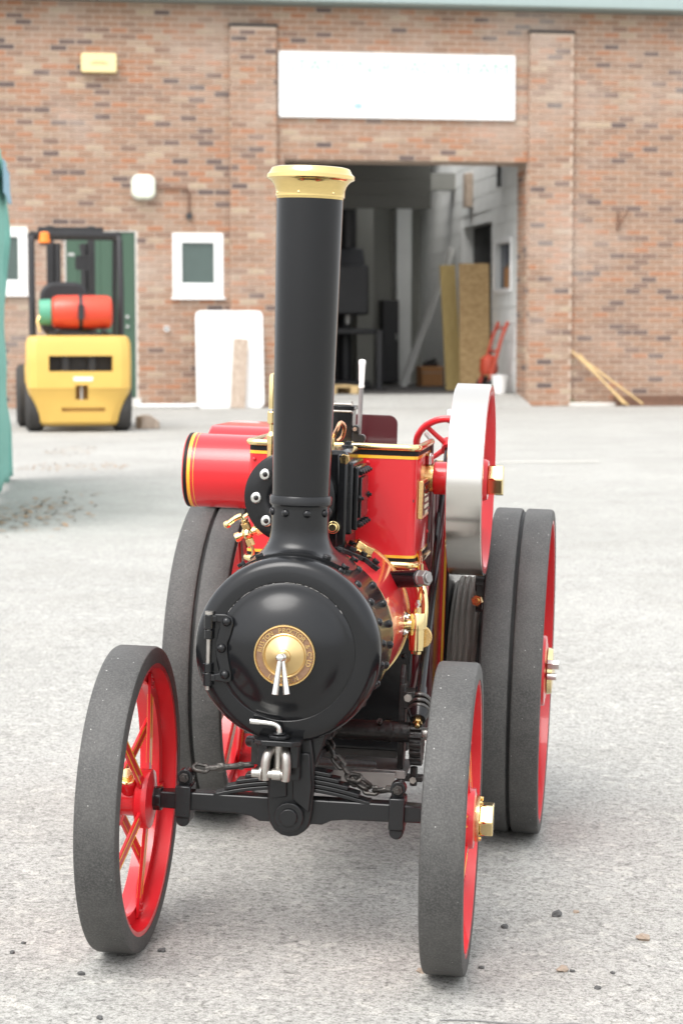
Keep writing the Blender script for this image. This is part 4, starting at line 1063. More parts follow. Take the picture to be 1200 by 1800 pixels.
# ---- chimney
CX, CY = -.0095, .066
ch = E('chimney', MB().lathe([(0, .58), (.0382, .58), (.0386, .620), (.0446, 1.0185), (0, 1.0185)], 'z', (CX, CY, 0), 72), 'black', angle=40)
def saddle():
    n, m = 72, 18; v = []; f = []
    for k in range(m + 1):
        t = k / m
        for i in range(n):
            a = 2 * math.pi * i / n; ca, sa = math.cos(a), math.sin(a)
            # foot: rounded rectangle wrapped on the smokebox
            e = 3.2; q = (abs(ca / .077) ** e + abs(sa / .063) ** e) ** (-1 / e)
            fx, fy = q * ca, q * sa
            s = max(0, (t - .40) / .60); fl_ = s ** 2.9
            x = .0384 * ca * (1 - fl_) + fx * fl_; y = .0384 * sa * (1 - fl_) + fy * fl_
            X = CX + x; zc = SB.z + math.sqrt(max(1e-6, SBR ** 2 - min(abs(X - SB.x), .105) ** 2)) + .0055
            ztop = .612
            zb = SB.z + SBR + .0055
            zz = ztop + (.534 - ztop) * t
            w_ = max(0, (t - .45) / .55) ** 1.5
            zz = zz * (1 - w_) + zc * w_
            v.append((X, CY + y, zz))
    for k in range(m):
        for i in range(n):
            f.append((k * n + i, k * n + (i + 1) % n, (k + 1) * n + (i + 1) % n, (k + 1) * n + i))
    # flange edge down to the plate
    base = len(v)
    for i in range(n):
        p = v[m * n + i]; dv = Vector((p[0] - SB.x, 0, p[2] - SB.z)).normalized(); v.append((p[0] - dv.x * .0062, p[1], p[2] - dv.z * .0062))
    for i in range(n): f.append((m * n + i, m * n + (i + 1) % n, base + (i + 1) % n, base + i))
    f.append(tuple(range(n)))
    return MB().add(v, f)
cb = E('chimney_base', saddle(), 'black_cast', angle=45)
E('chimney_band', MB().lathe([(.0385, .6045), (.0405, .6045), (.0420, .6065), (.0422, .6150), (.0408, .6178), (.0387, .6178)], 'z', (CX, CY, 0), 64, True), 'black_cast')
for k in range(8):
    a = R(45 * k + 22.5); dv = Vector((math.cos(a), math.sin(a), 0)); link('rivet', rme, cb, loc=Vector((CX, CY, .5955)) + dv * .0384, rot=dv.to_track_quat('Z', 'Y').to_euler())
for sx in (-1, 1):
    for (ax, ay) in ((.043, -.050), (.066, -.046), (.066, .046), (.043, .050)):
        X = CX + sx * ax; dx = X - SB.x; dv = Vector((dx, 0, math.sqrt(SBR ** 2 - dx ** 2))).normalized(); p = SB + dv * (SBR + .005) + Vector((0, CY + ay, 0))
        E('saddle_bolt', hexbolt(MB(), p, dv, .0062, .0050), 'black_cast', cb, .0008)
E('chimney_cap', MB().lathe([(.0452, 1.0040), (.0464, 1.0040), (.0464, 1.0145), (.0470, 1.0165), (.0482, 1.0215), (.0510, 1.0270), (.0548, 1.0308), (.0580, 1.0325), (.0588, 1.0335), (.0588, 1.0390), (.0578, 1.0400), (.0555, 1.0425), (.0540, 1.0465), (.0520, 1.0505), (.0490, 1.0520), (.0440, 1.0525), (.0415, 1.0500), (.0410, .99), (.0430, .99)], 'z', (CX, CY, 0), 80, True).xf(Matrix.Translation((0, 0, 1.0160)) @ Matrix.Diagonal((1, 1, .80, 1)) @ Matrix.Translation((0, 0, -1.0040))), 'cap_brass', ch, angle=30)
cr_ = MB()
for a in (-150, -100, -40, 30, 90, 150):
    dv = Vector((math.cos(R(a)), math.sin(R(a)), 0)); cr_.dome(Vector((CX, CY, 1.0197)) + dv * .0463, dv, .0022, .0016, 8, 3)
E('cap_rivets', cr_, 'brass', ch)

# ---- boiler barrel
bar = E('boiler_lagging', MB().lathe([(0, .128), (SR - .001, .128), (SR - .001, .62), (0, .62)], 'y', SC, 80), 'red', angle=40)
for y in (.1300, .350): E('brass_band', MB().lathe([(SR - .002, y), (SR + .0012, y), (SR + .0016, y + .002), (SR + .0012, y + .0045), (SR - .002, y + .0045)], 'y', SC, 80, True), 'brass', bar)
for y in (.141, .340): E('lining', MB().lathe([(SR - .002, y), (SR - .0006, y), (SR - .0006, y + .0022), (SR - .002, y + .0022)], 'y', SC, 80, True), 'yellow_line', bar)
fbw = E('firebox_wrapper', MB().lathe([(0, .415), (.126, .415), (.128, .418), (.128, .64), (0, .64)], 'y', SC, 72), 'red', angle=40)
E('wrapper_lining', MB().lathe([(.127, .424), (.1285, .424), (.1285, .4275), (.127, .4275)], 'y', SC, 72, True), 'yellow_line', fbw)
E('wrapper_edge', MB().lathe([(.1245, .4145), (.1275, .4125), (.1290, .4155), (.1285, .4185), (.126, .418)], 'y', SC, 72, True), 'brass', fbw)
# firebox, ash pan and carrier below the boiler
fbx = E('firebox', MB().box(-.108, .1185, .36, .64, .215, .42), 'black_cast', bevel=.004)
E('ash_pan', MB().prism([(-.095, .215), (-.080, .165), (.085, .165), (.105, .215)], 'y', .37, .62), 'black_oily', bevel=.003)
sb_ = MB()
for k in range(6): sb_.dome((-.08 + k * .034, .36, .238), (0, -1, 0), .0055, .0035, 10, 3)
for k in range(5): sb_.dome((.107, .359, .26 + k * .033), (0, -1, 0), .0045, .003, 10, 3)
E('firebox_rivets', sb_, 'black_cast', fbx)
E('belly_plate', MB().box(-.06, .03, .10, .36, .268, .276), 'black_cast', bevel=.001)
E('guide_plate', MB().prism([(.255, .20), (.30, .20), (.30, .345), (.28, .36), (.262, .345)], 'x', .113, .1185), 'black_oily', bevel=.001)
E('roller_bracket', MB().prism([(.235, .240), (.27, .240), (.29, .36), (.27, .36)], 'x', -.095, -.089), 'black_oily', bevel=.001)
tr = E('drip_tray', MB().box(.030, .130, .205, .330, .2075, .2105).box(.030, .130, .205, .2075, .2105, .219), 'tray', bevel=.0006)
E('tray_back', MB().box(-.05, .032, .17, .33, .203, .206).box(.02, .117, .196, .1985, .196, .2165), 'tray', tr, .0006)
tb = MB()
for x, y in ((.058, .2005), (.080, .2005), (.100, .2005)): hexbolt(tb, (x, .2045, .213), (0, -1, 0), .0032, .003, .002)
for x in (.062, .085): hexbolt(tb, (x, .23, .2105), (0, 0, 1), .0035, .0035, .002)
E('tray_bolts', tb, 'steel_worn', tr)
# steering barrel, worm and wheel
brl = E('chain_barrel', MB().cyl((-.11, .25, .266), (.134, .25, .266), .0150, n=28).cyl((.102, .25, .266), (.105, .25, .266), .0162, n=28), 'black_oily')
E('barrel_shaft', MB().cyl((.134, .25, .266), (.172, .25, .266), .0088, n=18).cyl((.160, .25, .266), (.174, .25, .266), .0102, n=18), 'steel_worn', brl, .0008)
def gear(x0, x1, cy, cz, r, n_t):
    pts = []
    for k in range(n_t):
        for fr, rr in ((-.30, r * .87), (-.17, r), (.17, r), (.30, r * .87)):
            a = 2 * math.pi * (k + fr) / n_t; pts.append((cy + rr * math.cos(a), cz + rr * math.sin(a)))
    return MB().prism(pts, 'x', x0, x1)
E('worm_wheel', gear(.133, .150, .25, .255, .036, 18), 'black_oily', brl, .0008, angle=20)
b0, t0_ = Vector((.1432, .236, .292)), Vector((.1290, .745, .6525))
ud = (t0_ - b0).normalized()
col_ = E('steering_column', MB().cyl(b0 + ud * .03, t0_, .0064, n=20), 'black')
wm = MB()
for k in range(3): 
    c0 = b0 + ud * (.008 + k * .0105); wm.lathe([(0, 0), (.0150, 0), (.0168, .0016), (.0172, .0036), (.0160, .0058), (.011, .0075), (.011, .0105), (0, .0105)], 'z', (0, 0, 0), 28)
    q = ud.to_track_quat('Z', 'Y').to_matrix().to_4x4(); nn = 28 * 8
    wm.v[-nn:] = [tuple(Matrix.Translation(c0) @ q @ Vector(p)) for p in wm.v[-nn:]]
E('worm', wm, 'worm', col_, angle=40)
E('worm_bearing', MB().cyl(b0 + ud * .008, b0 - ud * .006, .0158, .011, 24).cyl(b0 + ud * .034, b0 + ud * .058, .0105, .0085, 20), 'black_cast', col_, .0008)
E('worm_nut', hexbolt(MB(), b0 - ud * .006, -ud, .0065, .007, .006), 'brass_dull', col_)
E('worm_bracket', MB().box(.118, .135, .25, .29, .300, .325).box(.113, .122, .255, .285, .195, .335).box(.122, .152, .24, .262, .196, .204).cyl((.139, .244, .19), (.139, .244, .218), .0055, n=10), 'black_oily', col_, .0012)
E('bracket_bolt', hexbolt(MB(), (.1265, .25, .317), (0, -1, 0), .006, .006, .004), 'steel_worn', col_)
E('bracket_bolt', hexbolt(MB(), (.139, .236, .2), (0, -1, 0), .005, .004, .002), 'steel_worn', col_)
# steering wheel
q = ud.to_track_quat('Z', 'Y').to_matrix().to_4x4()
sw = MB(); rr = .054
sw.lathe([(rr + .0058 * math.cos(a), .0058 * math.sin(a)) for a in [i * math.pi / 5 for i in range(10)]], 'z', (0, 0, 0), 56, True)
for k in range(4):
    a = R(45 + 90 * k); sw.tube([(0, 0, -.004), (rr * .5 * math.cos(a), rr * .5 * math.sin(a), -.003), (rr * math.cos(a), rr * math.sin(a), 0)], [.0055, .0045, .0042], 8)
sw.cyl((0, 0, -.014), (0, 0, .006), .012, n=20)
swo = E('steering_wheel', sw.xf(Matrix.Translation(t0_ + ud * .008) @ q), 'red')
E('wheel_nut', hexbolt(MB(), t0_ + ud * .014, ud, .006, .005), 'steel', swo)
E('spinner', MB().cyl(t0_ + ud * .008 + q.to_3x3() @ Vector((0, rr * .9, 0)), t0_ + ud * .035 + q.to_3x3() @ Vector((0, rr * .9, 0)), .004, .006, 12), 'steel', swo)

# ---- cylinder block, valve chest and fittings on the boiler
cyl_ = E('cylinder_block', MB().box(-.052, .032, .200, .335, .515, .672), 'black', bevel=.006)
CDx, CDz = -.045, .604
E('cylinder_cover', MB().lathe([(.026, .186), (.0295, .184), (.060, .184), (.0645, .187), (.0650, .197), (.0650, .206), (.026, .206)], 'y', (CDx, 0, CDz), 64, True), 'black', cyl_, angle=40)
E('cover_boss', MB().lathe([(0, .190), (.018, .190), (.026, .196), (.027, .205), (0, .205)], 'y', (CDx, 0, CDz), 40), 'black_cast', cyl_)
for k in range(8):
    a = R(180 + 42 * (k - 0) - 0) if k < 9 else 0
    a = R(183 + 45 * k); p = (CDx + .0465 * math.cos(a), .184, CDz + .0465 * math.sin(a))
    E('cover_washer', MB().lathe([(.0035, 0), (.0078, 0), (.0082, -.001), (.0078, -.0026), (.0062, -.0034), (.0035, -.0034)], 'y', p, 24, True), 'steel', cyl_)
    E('cover_stud', MB().dome((p[0], .1826, p[2]), (0, -1, 0), .0042, .0042, 12, 3), 'black_oily', cyl_)
E('cover_hole', MB().cyl((CDx - .042, .1845, CDz - .030), (CDx - .042, .1835, CDz - .030), .0025, n=10), 'black_line', cyl_)
vc = E('valve_chest', MB().box(.028, .0405, .215, .330, .552, .655), 'black_cast', bevel=.003)
E('chest_flange', MB().box(.020, .0345, .196, .216, .520, .668), 'black', vc, .003)
E('chest_cover', MB().box(.0405, .0475, .222, .322, .558, .648), 'black', vc, .002)
E('cover_rib', MB().box(.0475, .0510, .236, .308, .574, .632), 'black', vc, .0015)
for k in range(4):
    for z in (.6405, .5655): E('chest_stud', hexbolt(MB(), (.0475, .232 + k * .0265, z), (1, 0, 0), .0052, .0052, .003), 'black_cast', vc, .0006)
for y in (.229, .315):
    E('chest_stud', hexbolt(MB(), (.0475, y, .603), (1, 0, 0), .0052, .0052, .003), 'black_cast', vc, .0006)
E('cylinder_cock', hexbolt(MB(), (.030, .208, .6600), (0, -1, 0), .0078, .012), 'brass_dull', cyl_, .0006)
E('side_plug', MB().cyl((.018, .205, .5640), (.018, .188, .5640), .009, n=20).cyl((.018, .188, .5640), (.018, .182, .5640), .006, n=16), 'brass', cyl_, .0008)
# bracket and brass plug on the lagging, right of the chimney
def wrap_plate(pts, th, y_off=0):
    """outline in (arc angle from top in degrees, y) laid on the barrel"""
    n = len(pts); v = []
    for r_ in (SR - .002, SR + th):
        for a, y in pts: v.append((SC.x + r_ * math.sin(R(a)), y, SC.z + r_ * math.cos(R(a))))
    return MB().add(v, [tuple(range(n)), tuple(range(2 * n - 1, n - 1, -1))] + [(i, n + i, n + (i + 1) % n, (i + 1) % n) for i in range(n)])
bk = E('boiler_bracket', wrap_plate([(14, .185), (20, .180), (27, .184), (32, .196), (34, .205), (40, .205), (45, .214), (45, .228), (38, .240), (28, .250), (14, .250)], .006), 'black_cast', bevel=.0012)
for a, y in ((24, .193), (31, .205), (40, .216), (29, .235), (20, .240)):
    dv = Vector((math.sin(R(a)), 0, math.cos(R(a)))); E('bracket_bolt', hexbolt(MB(), SC + dv * (SR + .006) + Vector((0, y, 0)), dv, .0056, .0058), 'black_cast', bk, .0006)
dv = Vector((math.sin(R(29)), 0, math.cos(R(29)))); p = SC + dv * (SR + .006) + Vector((0, .219, 0))
E('filler_plug', MB().cyl(p, p + dv * .004, .0155, n=24).cyl(p + dv * .004, p + dv * .0145, .0150, n=6), 'brass_dull', bar, .001)
# blower plug on the right shoulder
p0, p1 = Vector((.082, .318, .478)), Vector((.1335, .283, .4865)); dd = (p1 - p0).normalized()
vb = E('blower_stub', MB().cyl(p0, p1, .0128, n=28), 'black', bevel=.0012)
E('stub_nut', MB().cyl(p1, p1 + dd * .004, .0118, n=24).cyl(p1 + dd * .003, p1 + dd * .0155, .0118, n=6).cyl(p1 + dd * .0155, p1 + dd * .0185, .0075, n=12), 'tray', vb, .0008)
# clack valve
cv = E('clack_flange', MB().lathe([(0, .1075), (.0195, .1075), (.0195, .1125), (.0080, .113), (.0080, .122), (0, .122)], 'x', (0, .305, .416), 32), 'brass')
fb = MB()
for k in range(4):
    a = R(45 + 90 * k); hexbolt(fb, (.1165, .305 + .0155 * math.cos(a), .416 + .0155 * math.sin(a)), (1, 0, 0), .0042, .004, .003)
E('flange_studs', fb, 'steel', cv)
E('clack_body', MB().lathe([(0, .370), (.0075, .370), (.0082, .374), (.0105, .3755), (.0112, .385), (.0112, .4065), (.0120, .4075), (.0120, .4285), (.0108, .4310), (.0055, .4315), (.0055, .4390), (0, .4390)], 'z', (.1335, .320, 0), 28), 'brass', cv, angle=30)
E('clack_valve', MB().cyl((.1335, .320, .439), (.1335, .320, .450), .0028, n=10).cyl((.1335, .320, .442), (.1335, .320, .4455), .0045, n=6), 'steel', cv)
E('clack_wheel', MB().lathe([(0, .336), (.0165, .336), (.0178, .338), (.0165, .340), (0, .340)], 'y', (.1370, 0, .3930), 32), 'brass_dull', cv)
E('feed_pipe', MB().tube(bez([(.142, .335, .405), (.1435, .340, .435), (.1395, .345, .462), (.1320, .360, .480), (.1280, .385, .497), (.1240, .41, .51)]), .0042, 12), 'brass', cv)
E('feed_pipe', MB().tube(bez([(.1335, .352, .50), (.1345, .355, .47), (.1325, .36, .445)]), .0034, 10), 'brass', cv)
E('delivery_pipe', MB().tube(bez([(.1335, .320, .372), (.1315, .325, .335), (.124, .34, .30), (.120, .37, .27)]), .0048, 12), 'maroon', cv)
for o_ in cv.children: o_.location.x -= .005
# drain cock on the left
dc = E('drain_cock', MB().dome((-.1050, .196, .5495), (0, 0, 1), .0090, .0090, 16, 5).dome((-.1050, .196, .5495), (0, 0, -1), .0090, .0090, 16, 5).cyl((-.1050, .196, .5495), (-.0850, .200, .5580), .0060, n=16).cyl((-.0940, .198, .5540), (-.0860, .200, .5575), .0088, n=6), 'brass', bevel=.0006)
E('cock_outlet', MB().cyl((-.105, .196, .5495), (-.1180, .194, .5440), .0045, n=14).cyl((-.1150, .194, .5452), (-.1220, .193, .5422), .0068, n=16), 'brass', dc, .0006)
E('cock_gland', MB().cyl((-.105, .195, .556), (-.1085, .193, .5645), .0072, n=6).cyl((-.1085, .193, .5645), (-.110, .192, .5690), .0048, n=12), 'brass_dull', dc, .0005)
E('cock_lever', MB().tube(bez([(-.110, .192, .5690), (-.1145, .190, .5740), (-.1230, .188, .5700), (-.1330, .186, .5620)]), [.0032] * 8 + [.004] * 8 + [.0036] * 9, 10).dome((-.134, .1855, .5610), (-1, 0, -.6), .0055, .004, 12, 4, .004).tube([(-.1125, .191, .5715), (-.0990, .196, .5800)], .0030, 8), 'brass', dc)
E('cock_tail', MB().cyl((-.1030, .196, .5420), (-.0990, .197, .5320), .0066, n=6).tube(bez([(-.099, .197, .532), (-.0965, .198, .522), (-.1005, .200, .510)]), .0026, 8), 'brass_dull', dc, .0005)

# ---- motion casing: red, lined, brass beaded
CZ0, CZ1 = .4960, .6705
def outline(off):
    r0 = .013 + off
    x0, x1, y0, y1 = -.137 - off, .1165 + off, .360 - off, .560
    pts = [(x0, y1)]
    for k in range(7):
        t = R(180 + 90 * k / 6); pts.append((x0 + r0 + r0 * math.cos(t), y0 + r0 + r0 * math.sin(t)))
    for k in range(7):
        t = R(270 + 90 * k / 6); pts.append((x1 - r0 + r0 * math.cos(t), y0 + r0 + r0 * math.sin(t)))
    return pts + [(x1, y1)]
def ribbon(o0, o1, z0, z1):
    A, B_ = outline(o0), outline(o1); n = len(A); v = []
    for z in (z0, z1):
        v += [(x, y, z) for x, y in A] + [(x, y, z) for x, y in B_]
    f = []
    for i in range(n - 1):
        a, b = i, i + 1
        f += [(n + a, n + b, 3 * n + b, 3 * n + a), (a, 2 * n + a, 2 * n + b, b), (a, b, n + b, n + a), (2 * n + a, 3 * n + a, 3 * n + b, 2 * n + b)]
    f += [(0, n, 3 * n, 2 * n), (n - 1, 3 * n - 1, 4 * n - 1, 2 * n - 1)][:0] + [(0, n, 3 * n, 2 * n), (n - 1, 2 * n - 1, 4 * n - 1, 3 * n - 1)]
    return MB().add(v, f)
cas = E('motion_casing', ribbon(-.003, 0, CZ0, CZ1), 'red', angle=40)
E('casing_tray', MB().box(-.134, .1135, .363, .558, .590, .594), 'maroon', cas)
for z in (CZ0, CZ1):
    E('brass_beading', MB().tube([(x, y, z) for x, y in outline(.001)], .0052, 12), 'brass', cas)
for a_, b_ in ((CZ1 - .0120, CZ1 - .005), (CZ0 + .005, CZ0 + .0095)): E('black_lining', ribbon(-.001, .0006, a_, b_), 'black_line', cas)
for a_, b_ in ((CZ1 - .0170, CZ1 - .0125), (CZ0 + .0100, CZ0 + .0140)): E('yellow_lining', ribbon(-.001, .0007, a_, b_), 'yellow_line', cas)
E('rear_bead', MB().tube([(.1175, .559, CZ0), (.1175, .559, CZ1 + .004)], .0042, 10), 'maroon', cas)
pl = E('works_plate', MB().box(.1165, .1245, .385, .478, .563, .621), 'brass_dull', cas, .0012)
E('plate_ground', MB().box(.1243, .1249, .391, .472, .568, .616), 'plate_dark', pl)
tx = MB()
for k, (a_, b_) in enumerate(((.402, .462), (.397, .466), (.408, .456), (.399, .463), (.412, .450))):
    z = .609 - k * .0094; y = a_
    while y < b_:
        l2 = random.uniform(.003, .006); tx.box(.1247, .1256, y, min(y + l2, b_), z - .0028, z + .0028); y += l2 + .0018
E('plate_text', tx, 'brass', pl, angle=0)
rb = MB()
for x, z in ((-.128, .645), (.043, .647), (.043, .575)): rb.dome((x, .360, z), (0, -1, 0), .0032, .0025, 10, 3)
for z in (.60, .567, .53): rb.dome((.1165, .548, z), (1, 0, 0), .003, .0024, 8, 3)
E('casing_rivets', rb, 'red', cas)

# ---- red drum and tank at the left
dr = E('side_drum', MB().lathe([(0, -.2590), (.0540, -.2590), (.0572, -.2575), (.0578, -.255), (.0578, -.130), (0, -.130)], 'x', (0, .505, .6150), 72), 'red', angle=40)
E('drum_black_line', MB().lathe([(.0565, -.2570), (.0584, -.2560), (.0584, -.2510), (.0565, -.2510)], 'x', (0, .505, .6150), 72, True), 'black_line', dr)
E('drum_yellow_line', MB().lathe([(.0565, -.2500), (.0584, -.2500), (.0584, -.2450), (.0565, -.2450)], 'x', (0, .505, .6150), 72, True), 'yellow_line', dr)
E('drum_fine_line', MB().lathe([(.0565, -.2405), (.0581, -.2405), (.0581, -.2396), (.0565, -.2396)], 'x', (0, .505, .6150), 72, True), 'yellow_line', dr)
tk = E('side_tank', MB().prism(rrect(.72, 1.02, .545, .674, .05, 8, (0, 0, 1, 1)), 'x', -.278, -.14), 'red', bevel=.004)
# tender and seat
tn = E('tender', MB().prism([(.60, .20), (1.10, .20), (1.14, .34), (1.14, .60), (.60, .60)], 'x', -.140, .128), 'maroon', bevel=.004)
E('tender_back', MB().prism(rrect(-.135, .0195, .60, .6945, .016, 6, (0, 0, 1, 1)), 'y', .950, .956), 'maroon', tn, .001)
E('tender_rim', MB().tube([(.128, .60, .603), (.128, 1.14, .603), (-.14, 1.14, .603), (-.14, .60, .603)], .004, 8), 'brass', tn)
# horn plates with lining
for sx, xa, xb in ((1, .095, .1400), (-1, -.145, -.100)):
    hp = E('horn_plate', MB().prism([(.70, .165), (1.0, .165), (1.0, .56), (.80, .575), (.70, .570)], 'x', xa, xb), 'red', bevel=.003)
    xe = xb if sx > 0 else xa
    E('plate_lining', MB().box(min(xe - sx * .0075, xe - sx * .004), max(xe - sx * .0075, xe - sx * .004), .6993, .701, .17, .565), 'yellow_line', hp)
    E('plate_edge', MB().box(min(xe - sx * .003, xe + sx * .0015), max(xe - sx * .003, xe + sx * .0015), .6985, 1.0, .166, .562), 'black', hp, .0008)
    E('plate_rivets', MB().dome((xe - sx * .016, .7005, .492), (0, -1, 0), .004, .003, 10, 3).dome((xe - sx * .04, .7005, .492), (0, -1, 0), .004, .003, 10, 3).dome((xe - sx * .02, .7005, .30), (0, -1, 0), .004, .003, 10, 3), 'red', hp)
# winding drum with wire rope
wd = E('winch_drum', MB().lathe([(0, .143), (.135, .143), (.135, .196), (.152, .196), (.154, .198), (.154, .204), (0, .204)], 'x', (0, RY, RR), 64), 'black_oily', angle=40)
def rope_ring(x, r, wr):
    n, m = 160, 10; me_ = MB(); me_.lathe([(r + wr * math.cos(2 * math.pi * i / m), x + wr * math.sin(2 * math.pi * i / m)) for i in range(m)], 'x', (0, RY, RR), n, True)
    o_ = E('wire_rope', me_, 'rope', wd, angle=0)
    uv = o_.data.uv_layers.new(name='UVMap')
    for p_ in o_.data.polygons:
        p_.use_smooth = True
        for li in p_.loop_indices:
            co = o_.data.vertices[o_.data.loops[li].vertex_index].co
            a = math.atan2(co.z - RR, co.y - RY) / (2 * math.pi); b = math.atan2(co.x - x, math.hypot(co.y - RY, co.z - RR) - r) / (2 * math.pi)
            uv.data[li].uv = (a * 22, b * 16)
for k in range(5): rope_ring(.1490 + k * .0098, .1420, .0052)
for k in range(3): rope_ring(.1560 + k * .0098, .1505, .0052)
bh = E('brake_linkage', MB().box(.192, .206, .625, .665, .395, .44).cyl((.190, .640, .44), (.206, .640, .44), .014, n=16).tube([(.200, .66, .49), (.199, .645, .44), (.198, .62, .40)], .006, 8).cyl((.199, .655, .47), (.199, .655, .485), .010, n=12), 'black_oily', bevel=.001)
E('linkage_nut', hexbolt(MB(), (.196, .625, .415), (-.2, -1, 0), .009, .01, .004), 'brass_dull', bh)

# ---- crankshaft and flywheel
FX, FY, FZC, FRR = .1870, .500, .6180, .1480
cs_ = E('crankshaft', MB().cyl((-.12, FY, FZC), (.232, FY, FZC), .0115, n=20), 'steel')
E('bearing', MB().cyl((.112, FY, FZC), (.1300, FY, FZC), .0222, n=28), 'brass_dull', cs_, .0012)
E('bearing_oiler', MB().cyl((.122, FY - .004, FZC + .021), (.122, FY - .004, FZC + .034), .006, n=12).dome((.122, FY - .004, FZC + .034), (0, 0, 1), .006, .005, 12, 3), 'steel', cs_)
E('hub_boss', MB().lathe([(0, .1300), (.0250, .1300), (.0255, .1325), (.0255, .176), (0, .176)], 'x', (0, FY, FZC), 40), 'red', cs_)
fw = E('flywheel', MB().lathe([(FRR - .011, -.0268), (FRR - .0012, -.0268), (FRR, -.0256), (FRR, .0256), (FRR - .0012, .0268), (FRR - .011, .0268)], 'x', (FX, FY, FZC), 128, True), 'fly_steel', angle=40)
E('flywheel_web', MB().lathe([(FRR - .0108, -.0272), (FRR - .0005 - .003, -.0272), (FRR - .0035, .0272), (FRR - .0108, .0272), (FRR - .020, .010), (FRR - .020, -.010)], 'x', (FX, FY, FZC), 112, True), 'red', fw)
E('flywheel_hub', MB().lathe([(.0112, -.026), (.030, -.026), (.033, -.02), (.033, .02), (.030, .026), (.0112, .026)], 'x', (FX, FY, FZC), 40, True), 'red', fw)
for k in range(6):
    a = R(60 * k + 20); E('flywheel_spoke', MB().cyl((FX, FY + .030 * math.cos(a), FZC + .030 * math.sin(a)), (FX, FY + (FRR - .017) * math.cos(a), FZC + (FRR - .017) * math.sin(a)), .013, .0095, 14), 'red', fw)
E('flywheel_nut', MB().cyl((FX + .026, FY, FZC), (FX + .050, FY, FZC), .0260, n=6, rot=R(8)), 'brass', fw, .002)

# ---- fittings above the casing
lb = E('lubricator', MB().box(-.0175, .0125, .400, .440, .660, .7220).box(-.020, .0150, .398, .442, .7220, .7280), 'black', bevel=.0012)
E('lubricator_handle', MB().tube([(-.017, .397, .7175), (-.0165, .392, .7200), (.0115, .392, .7200), (.012, .397, .7175)], .0018, 8).cyl((-.016, .398, .728), (-.016, .398, .7352), .0016, n=8).cyl((.011, .398, .728), (.011, .398, .7352), .0016, n=8).tube([(-.017, .398, .7305), (.012, .398, .7305)], .0018, 8), 'steel_worn', lb)
E('ratchet', MB().box(.0135, .0230, .396, .412, .668, .690).cyl((.018, .392, .694), (.018, .415, .694), .0058, n=12).cyl((.0265, .396, .680), (.0265, .412, .680), .0062, n=12).box(.0265, .031, .398, .408, .660, .684).box(.0290, .0395, .398, .406, .6605, .6630), 'black_oily', lb, .0006)
E('ratchet_bolts', hexbolt(hexbolt(MB(), (.018, .392, .694), (0, -1, 0), .0034, .003), (.0145, .396, .6720), (0, -1, 0), .0038, .004), 'steel', lb)
E('oil_pipe', MB().tube(bez([(-.010, .330, .674), (-.006, .320, .682), (.001, .315, .695), (.006, .318, .706), (.011, .325, .700), (.008, .33, .686), (.001, .33, .678)]), .0030, 10), 'copper', lb)
E('elbow', MB().cyl((-.022, .310, .680), (-.003, .310, .681), .0046, n=14).cyl((-.006, .310, .668), (-.006, .310, .684), .0052, n=14), 'brass', lb, .0006)
E('oil_cap', MB().lathe([(0, .670), (.009, .670), (.009, .674), (.006, .676), (.006, .680), (0, .681)], 'z', (.020, .30, 0), 18), 'black_cast', lb)
E('pressure_cock', MB().cyl((-.0235, .30, .676), (-.0235, .30, .693), .0062, n=14).cyl((-.0235, .30, .693), (-.0235, .30, .697), .0074, n=14).cyl((-.0235, .30, .697), (-.0235, .30, .716), .0042, .003, 12), 'steel_worn', lb, .0006)
ws = E('whistle', MB().lathe([(0, .672), (.0070, .672), (.0075, .684), (.0040, .690), (.0042, .700), (.0070, .703), (.0072, .718), (.0055, .721), (.0058, .724), (.0063, .768), (.0050, .774), (0, .776)], 'z', (-.0925, .30, 0), 24), 'brass', angle=30)
E('whistle_collar', MB().lathe([(0, .7205), (.0068, .7205), (.0068, .7235), (0, .7235)], 'z', (-.0925, .30, 0), 24), 'steel', ws)
E('whistle_stand', MB().cyl((-.0925, .30, .600), (-.0925, .30, .674), .0060, n=16), 'brass_dull', ws)
rl = E('regulator_lever', MB().tube([(-.0435, .900, .600), (-.0405, .900, .744)], .0040, 12), 'tray')
E('lever_grip', MB().lathe([(0, .742), (.0046, .742), (.0056, .745), (.0046, .749), (.0058, .781), (.0066, .787), (.0056, .7915), (0, .7925)], 'z', (-.0405, .900, 0), 20), 'white_grip', rl)
E('reverse_rod', MB().tube([(.1215, .600, .640), (.1215, .600, .40)], .0022, 8), 'tray')
E('reverse_lever', MB().tube([(-.135, .62, .60), (-.124, .64, .700)], .005, 8), 'steel_worn')
E('reach_bar', MB().tube([(.118, .565, .672), (.095, .70, .676)], .0035, 8).cyl((.116, .56, .64), (.118, .56, .676), .003, n=10), 'steel_worn')

